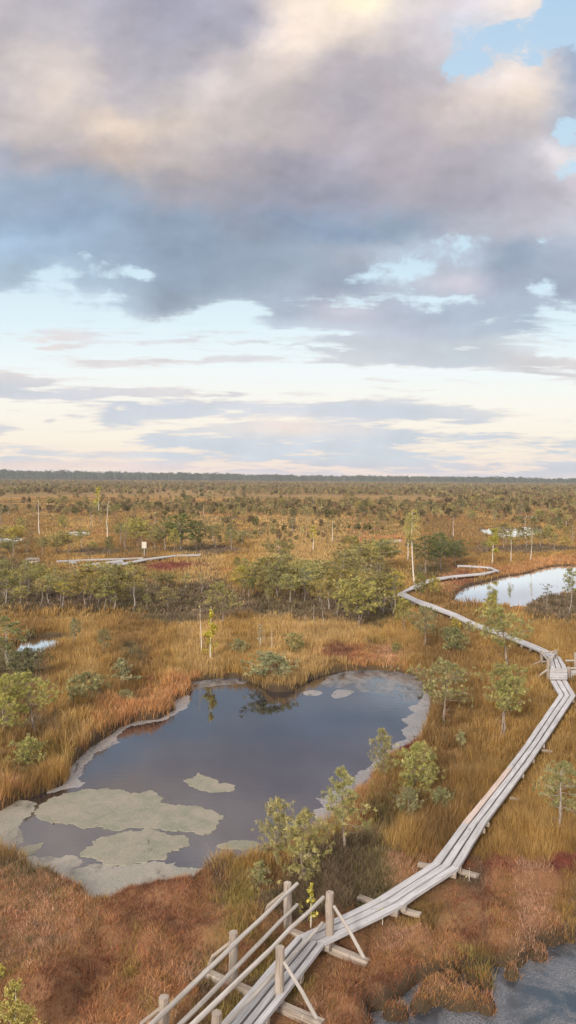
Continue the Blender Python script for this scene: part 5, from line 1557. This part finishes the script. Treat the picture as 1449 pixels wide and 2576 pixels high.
# cloud edges and billows
n_hi = nt.noise(qv_hi, 1.6, 9, .58, .25)
n_lo = nt.noise(qv_lo, 1.0, 8, .6, .3)
n_h2 = nt.noise(qv_hi, 4.6, 8, .62, .35)
n_l2 = nt.noise(qv_lo, 2.6, 7, .62, .4)
nz_hi = nt.math('ADD', nt.math('MULTIPLY', n_hi, .48), nt.math('MULTIPLY', n_h2, .52))
nz_lo = nt.math('ADD', nt.math('MULTIPLY', n_lo, .55), nt.math('MULTIPLY', n_l2, .45))
nz = nt.mapr(nt.mixf(flat, nz_lo, nz_hi), .30, .70, 0, 1, False)
amp = nt.mixf(flat, 2.0, 2.1)
BLOBS = [  # px, py, rx, ry, amount: gaps (-) and single clouds (+)
    (1430, 30, 70, 95, -1.1), (1230, 105, 140, 40, -.62), (1110, 165, 55, 30, -.8), (1330, 150, 60, 40, -.5), (1270, 235, 120, 80, .6), (1190, 25, 150, 55, 1.0), (1320, 40, 35, 45, .7),
    (1425, 340, 40, 40, -.9), (1390, 400, 45, 35, .7), (1410, 440, 40, 25, -.6), (1190, 600, 80, 26, -.62), (1000, 666, 80, 22, -.66), (900, 692, 70, 12, -.4), (1080, 770, 60, 12, -.5), (1220, 800, 70, 10, -.45), (720, 830, 120, 10, -.4), (1290, 560, 60, 14, -.4), (1375, 600, 42, 22, -.75), (1372, 715, 34, 28, -.8), (900, 745, 70, 16, -.5),
    (1120, 745, 110, 14, -.6), (600, 780, 85, 20, -.8), (330, 672, 60, 18, -.7), (140, 695, 70, 22, -.6), (210, 655, 30, 10, -.5), (20, 590, 50, 14, -.3), (1400, 775, 60, 16, -.5),
    (1290, 640, 80, 40, .5), (1130, 690, 110, 28, .5), (820, 780, 130, 28, .6), (990, 792, 100, 25, .5), (1160, 780, 80, 25, .5), (1010, 853, 190, 22, .75), (1180, 905, 330, 16, .7), (1390, 940, 90, 11, .7),
    (480, 848, 55, 6, .6), (170, 878, 60, 8, .55), (270, 922, 70, 8, .55), (395, 900, 50, 9, .55), (560, 915, 110, 10, .4), (620, 868, 90, 6, .45), (750, 872, 80, 6, .5), (60, 958, 90, 10, .6),
    (110, 995, 190, 13, .65), (420, 993, 220, 7, .5), (520, 1020, 110, 14, .6), (340, 1045, 130, 28, .55), (900, 1018, 130, 12, .5), (990, 1038, 240, 15, .6), (20, 1075, 45, 16, .6), (122, 1060, 28, 8, .6),
    (650, 1080, 110, 22, .55), (960, 1100, 230, 18, .45), (430, 1110, 130, 14, .4), (1380, 1085, 90, 5, .4), (1160, 1065, 50, 6, .45), (200, 1140, 260, 7, .3),
    (720, 1055, 160, 10, -.4), (160, 1025, 90, 12, -.5), (120, 1100, 130, 12, -.4), (1340, 1010, 160, 25, -.4), (1250, 1075, 140, 12, -.35), (600, 1000, 90, 5, -.35),
]
bl = 0.0
for (bx_, by_, rx_, ry_, am_) in BLOBS:
    d_ = ray(bx_, by_); u_, v_ = d_[0] / d_[1], d_[2] / d_[1]
    sv = (vrow(by_ - 10) - vrow(by_ + 10)) / 20
    a_ = nt.math('MULTIPLY', nt.math('SUBTRACT', U1, u_), FPX / rx_); b_2 = nt.math('MULTIPLY', nt.math('SUBTRACT', V1, v_), 1 / (sv * ry_))
    e_ = nt.math('MULTIPLY_ADD', a_, a_, nt.math('MULTIPLY', b_2, b_2))
    bl = nt.math('MULTIPLY_ADD', nt.math('POWER', .40, e_), am_, bl)
covk = nt.math('MULTIPLY_ADD', nt.math('SUBTRACT', cov, .5), nt.mixf(flat, 1.0, 2.7), .5)
covb = nt.math('ADD', nt.math('SUBTRACT', covk, nt.mapr(Vc, .13, .2, .16, 0.0)), bl)
covb = nt.math('ADD', covb, nt.math('MULTIPLY', bl, nt.math('MULTIPLY', flat, .35)))
fld = nt.math('ADD', covb, nt.math('MULTIPLY', nt.math('SUBTRACT', nz, .5), amp))
alpha = nt.mapr(fld, nt.mixf(flat, .28, .10), nt.mixf(flat, .88, .90))
# billow relief: brighter towards the light, bluer on the shadow side
sh = nt.n('ShaderNodeVectorMath', operation='ADD'); nt.put(sh, 0, qv_hi); sh.inputs[1].default_value = (-.10, .22, .04)
n_sh = nt.noise(sh.outputs[0], 1.6, 6, .5, .25)
n_hs = nt.noise(qv_hi, 1.6, 6, .5, .25)
rel = nt.math('MULTIPLY', nt.math('SUBTRACT', n_hs, n_sh), nt.mapr(Vc, .1, .4, .5, 1.0))
big = nt.noise(qv_hi, .9, 5, .5, .2)
lum = nt.math('ADD', nt.math('MULTIPLY', rel, .45), nt.math('MULTIPLY', nt.math('SUBTRACT', big, .5), .16))
sh2 = nt.n('ShaderNodeVectorMath', operation='ADD'); nt.put(sh2, 0, qv_hi); sh2.inputs[1].default_value = (-.035, .08, .02)
r2 = nt.math('SUBTRACT', nt.noise(qv_hi, 4.2, 7, .58, .3), nt.noise(sh2.outputs[0], 4.2, 7, .58, .3))
lum = nt.math('ADD', lum, nt.math('MULTIPLY', r2, nt.mapr(Vc, .15, .4, .16, .22)))
for (bx_, by_, rx_, ry_, am_) in [(540, 215, 75, 55, .16), (140, 230, 110, 70, .12), (355, 345, 120, 40, .14), (1255, 235, 120, 60, .20), (700, 80, 70, 110, .14), (850, 40, 110, 60, .16), (690, 480, 40, 35, .14), (890, 385, 35, 28, .12),
                                  (1140, 690, 90, 22, .16), (870, 765, 70, 12, .18), (1395, 395, 45, 35, .2), (1240, 470, 160, 40, .07), (200, 600, 160, 30, .10), (1180, 20, 130, 40, .12), (700, 700, 70, 22, .12), (950, 615, 130, 18, .10),
                                  (450, 80, 140, 80, -.12), (900, 215, 150, 60, -.10), (330, 715, 70, 45, -.12), (690, 450, 150, 60, -.10), (240, 440, 180, 35, -.10), (470, 740, 130, 35, -.12), (880, 560, 180, 30, -.08), (1290, 640, 80, 35, -.12), (640, 610, 160, 40, -.08),
                                  (1010, 800, 110, 20, -.08), (1420, 130, 50, 40, -.14), (700, 290, 120, 40, -.05), (1100, 430, 200, 40, -.05)]:
    d_ = ray(bx_, by_); u_, v_ = d_[0] / d_[1], d_[2] / d_[1]
    sv = (vrow(by_ - 10) - vrow(by_ + 10)) / 20
    a_ = nt.math('MULTIPLY', nt.math('SUBTRACT', U1, u_), FPX / rx_); b_2 = nt.math('MULTIPLY', nt.math('SUBTRACT', V1, v_), 1 / (sv * ry_))
    lum = nt.math('MULTIPLY_ADD', nt.math('POWER', .40, nt.math('MULTIPLY_ADD', a_, a_, nt.math('MULTIPLY', b_2, b_2))), am_, lum)
lum = nt.math('ADD', 1.03, lum)
lum = nt.math('MINIMUM', nt.math('MAXIMUM', lum, .68), 1.4)
vm = nt.n('ShaderNodeVectorMath', operation='SCALE'); nt.put(vm, 0, colr); nt.put(vm, 'Scale', lum)
cloudc = vm.outputs[0]
# thin lit rims of the low streaks
rim = nt.math('MULTIPLY', nt.mapr(fld, .40, .52), nt.mapr(fld, .52, .74, 1, 0))
rimlow = nt.math('MULTIPLY', rim, nt.mapr(Vc, .10, .24, .55, 0))
cloudc = nt.mix(rimlow, cloudc, s2l((240, 218, 208)))
# veil over the clear gaps: pale cyan above, cream towards the horizon
veil = nt.ramp(nt.mapr(Vc, 0, .65, 0, 1, False), [(0, s2l((250, 226, 210))), (vrow(1110) / .65, s2l((253, 243, 226))), (vrow(1020) / .65, s2l((253, 249, 238))), (vrow(930) / .65, s2l((244, 251, 251))), (vrow(820) / .65, s2l((228, 245, 251))),
                                                    (vrow(650) / .65, s2l((206, 231, 245))), (vrow(420) / .65, s2l((200, 226, 242))), (vrow(150) / .65, s2l((190, 216, 238))), (1, s2l((178, 210, 236)))])
# away from the picture the cloud deck carries on unseen, even, brightened to light the ground
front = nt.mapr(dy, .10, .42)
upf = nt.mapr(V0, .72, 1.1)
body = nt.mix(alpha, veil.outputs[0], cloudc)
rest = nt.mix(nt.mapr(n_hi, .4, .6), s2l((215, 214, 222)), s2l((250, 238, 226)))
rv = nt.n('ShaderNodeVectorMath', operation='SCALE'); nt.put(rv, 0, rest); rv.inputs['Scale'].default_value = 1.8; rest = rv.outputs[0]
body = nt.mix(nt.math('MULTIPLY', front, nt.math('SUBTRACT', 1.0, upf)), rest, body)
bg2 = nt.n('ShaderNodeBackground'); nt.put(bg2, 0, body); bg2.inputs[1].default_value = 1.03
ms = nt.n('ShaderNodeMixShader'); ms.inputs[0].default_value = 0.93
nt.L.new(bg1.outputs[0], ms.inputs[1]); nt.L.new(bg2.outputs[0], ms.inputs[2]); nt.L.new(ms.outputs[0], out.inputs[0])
w.cycles.sampling_method = 'MANUAL'; w.cycles.sample_map_resolution = 512

sl = bpy.data.lights.new('sun', 'SUN'); sl.energy = 4.2; sl.angle = R(10); sl.color = (1.0, .90, .78)
so = bpy.data.objects.new('sun', sl); C.objects.link(so)
dsun = Vector((math.sin(SUN_AZ) * math.cos(SUN_EL), math.cos(SUN_AZ) * math.cos(SUN_EL), math.sin(SUN_EL)))
so.rotation_euler = dsun.to_track_quat('Z', 'Y').to_euler(); so.location = dsun * 60

# ------------------------------------------------------------------ camera and render settings
cd = bpy.data.cameras.new('camera'); cam = bpy.data.objects.new('camera', cd); C.objects.link(cam)
cd.sensor_fit = 'VERTICAL'; cd.sensor_height = 36; cd.lens = 18 * FPX / 1288
cd.clip_start = .1; cd.clip_end = 20000
M4 = Matrix.Identity(4)
for i in range(3):
    M4[i][0] = CR[i]; M4[i][1] = CU[i]; M4[i][2] = -_F[i]
M4[0][3], M4[1][3], M4[2][3] = 0, 0, EYE
cam.matrix_world = M4
sc.camera = cam
sc.render.engine = 'CYCLES'
sc.cycles.max_bounces = 5; sc.cycles.diffuse_bounces = 3; sc.cycles.glossy_bounces = 2; sc.cycles.transmission_bounces = 3; sc.cycles.transparent_max_bounces = 4
sc.cycles.caustics_reflective = False; sc.cycles.caustics_refractive = False
sc.cycles.use_denoising = True
sc.view_settings.view_transform = 'Standard'; sc.view_settings.look = 'None'; sc.view_settings.exposure = 0; sc.view_settings.gamma = 1

# ------------------------------------------------------------------ the damp evening air
hz = MB()
X0, X1, Y0, Y1, Z0, Z1 = -2450, 2450, -2450, 2450, -2.0, 32.0
hv = [(X0, Y0, Z0), (X1, Y0, Z0), (X1, Y1, Z0), (X0, Y1, Z0), (X0, Y0, Z1), (X1, Y0, Z1), (X1, Y1, Z1), (X0, Y1, Z1)]
hz.add(hv, [(3, 2, 1, 0), (4, 5, 6, 7), (0, 1, 5, 4), (1, 2, 6, 5), (2, 3, 7, 6), (3, 0, 4, 7)])
m = bpy.data.materials.new('haze_air'); m.use_nodes = True
t_ = m.node_tree; t_.nodes.remove(t_.nodes['Principled BSDF'])
pv = t_.nodes.new('ShaderNodeVolumePrincipled'); pv.inputs['Color'].default_value = (.80, .86, .95, 1); pv.inputs['Density'].default_value = .00015
t_.links.new(pv.outputs[0], t_.nodes['Material Output'].inputs['Volume'])
tag(hz.obj('haze', m), kind='stuff')
sc.cycles.volume_bounces = 0
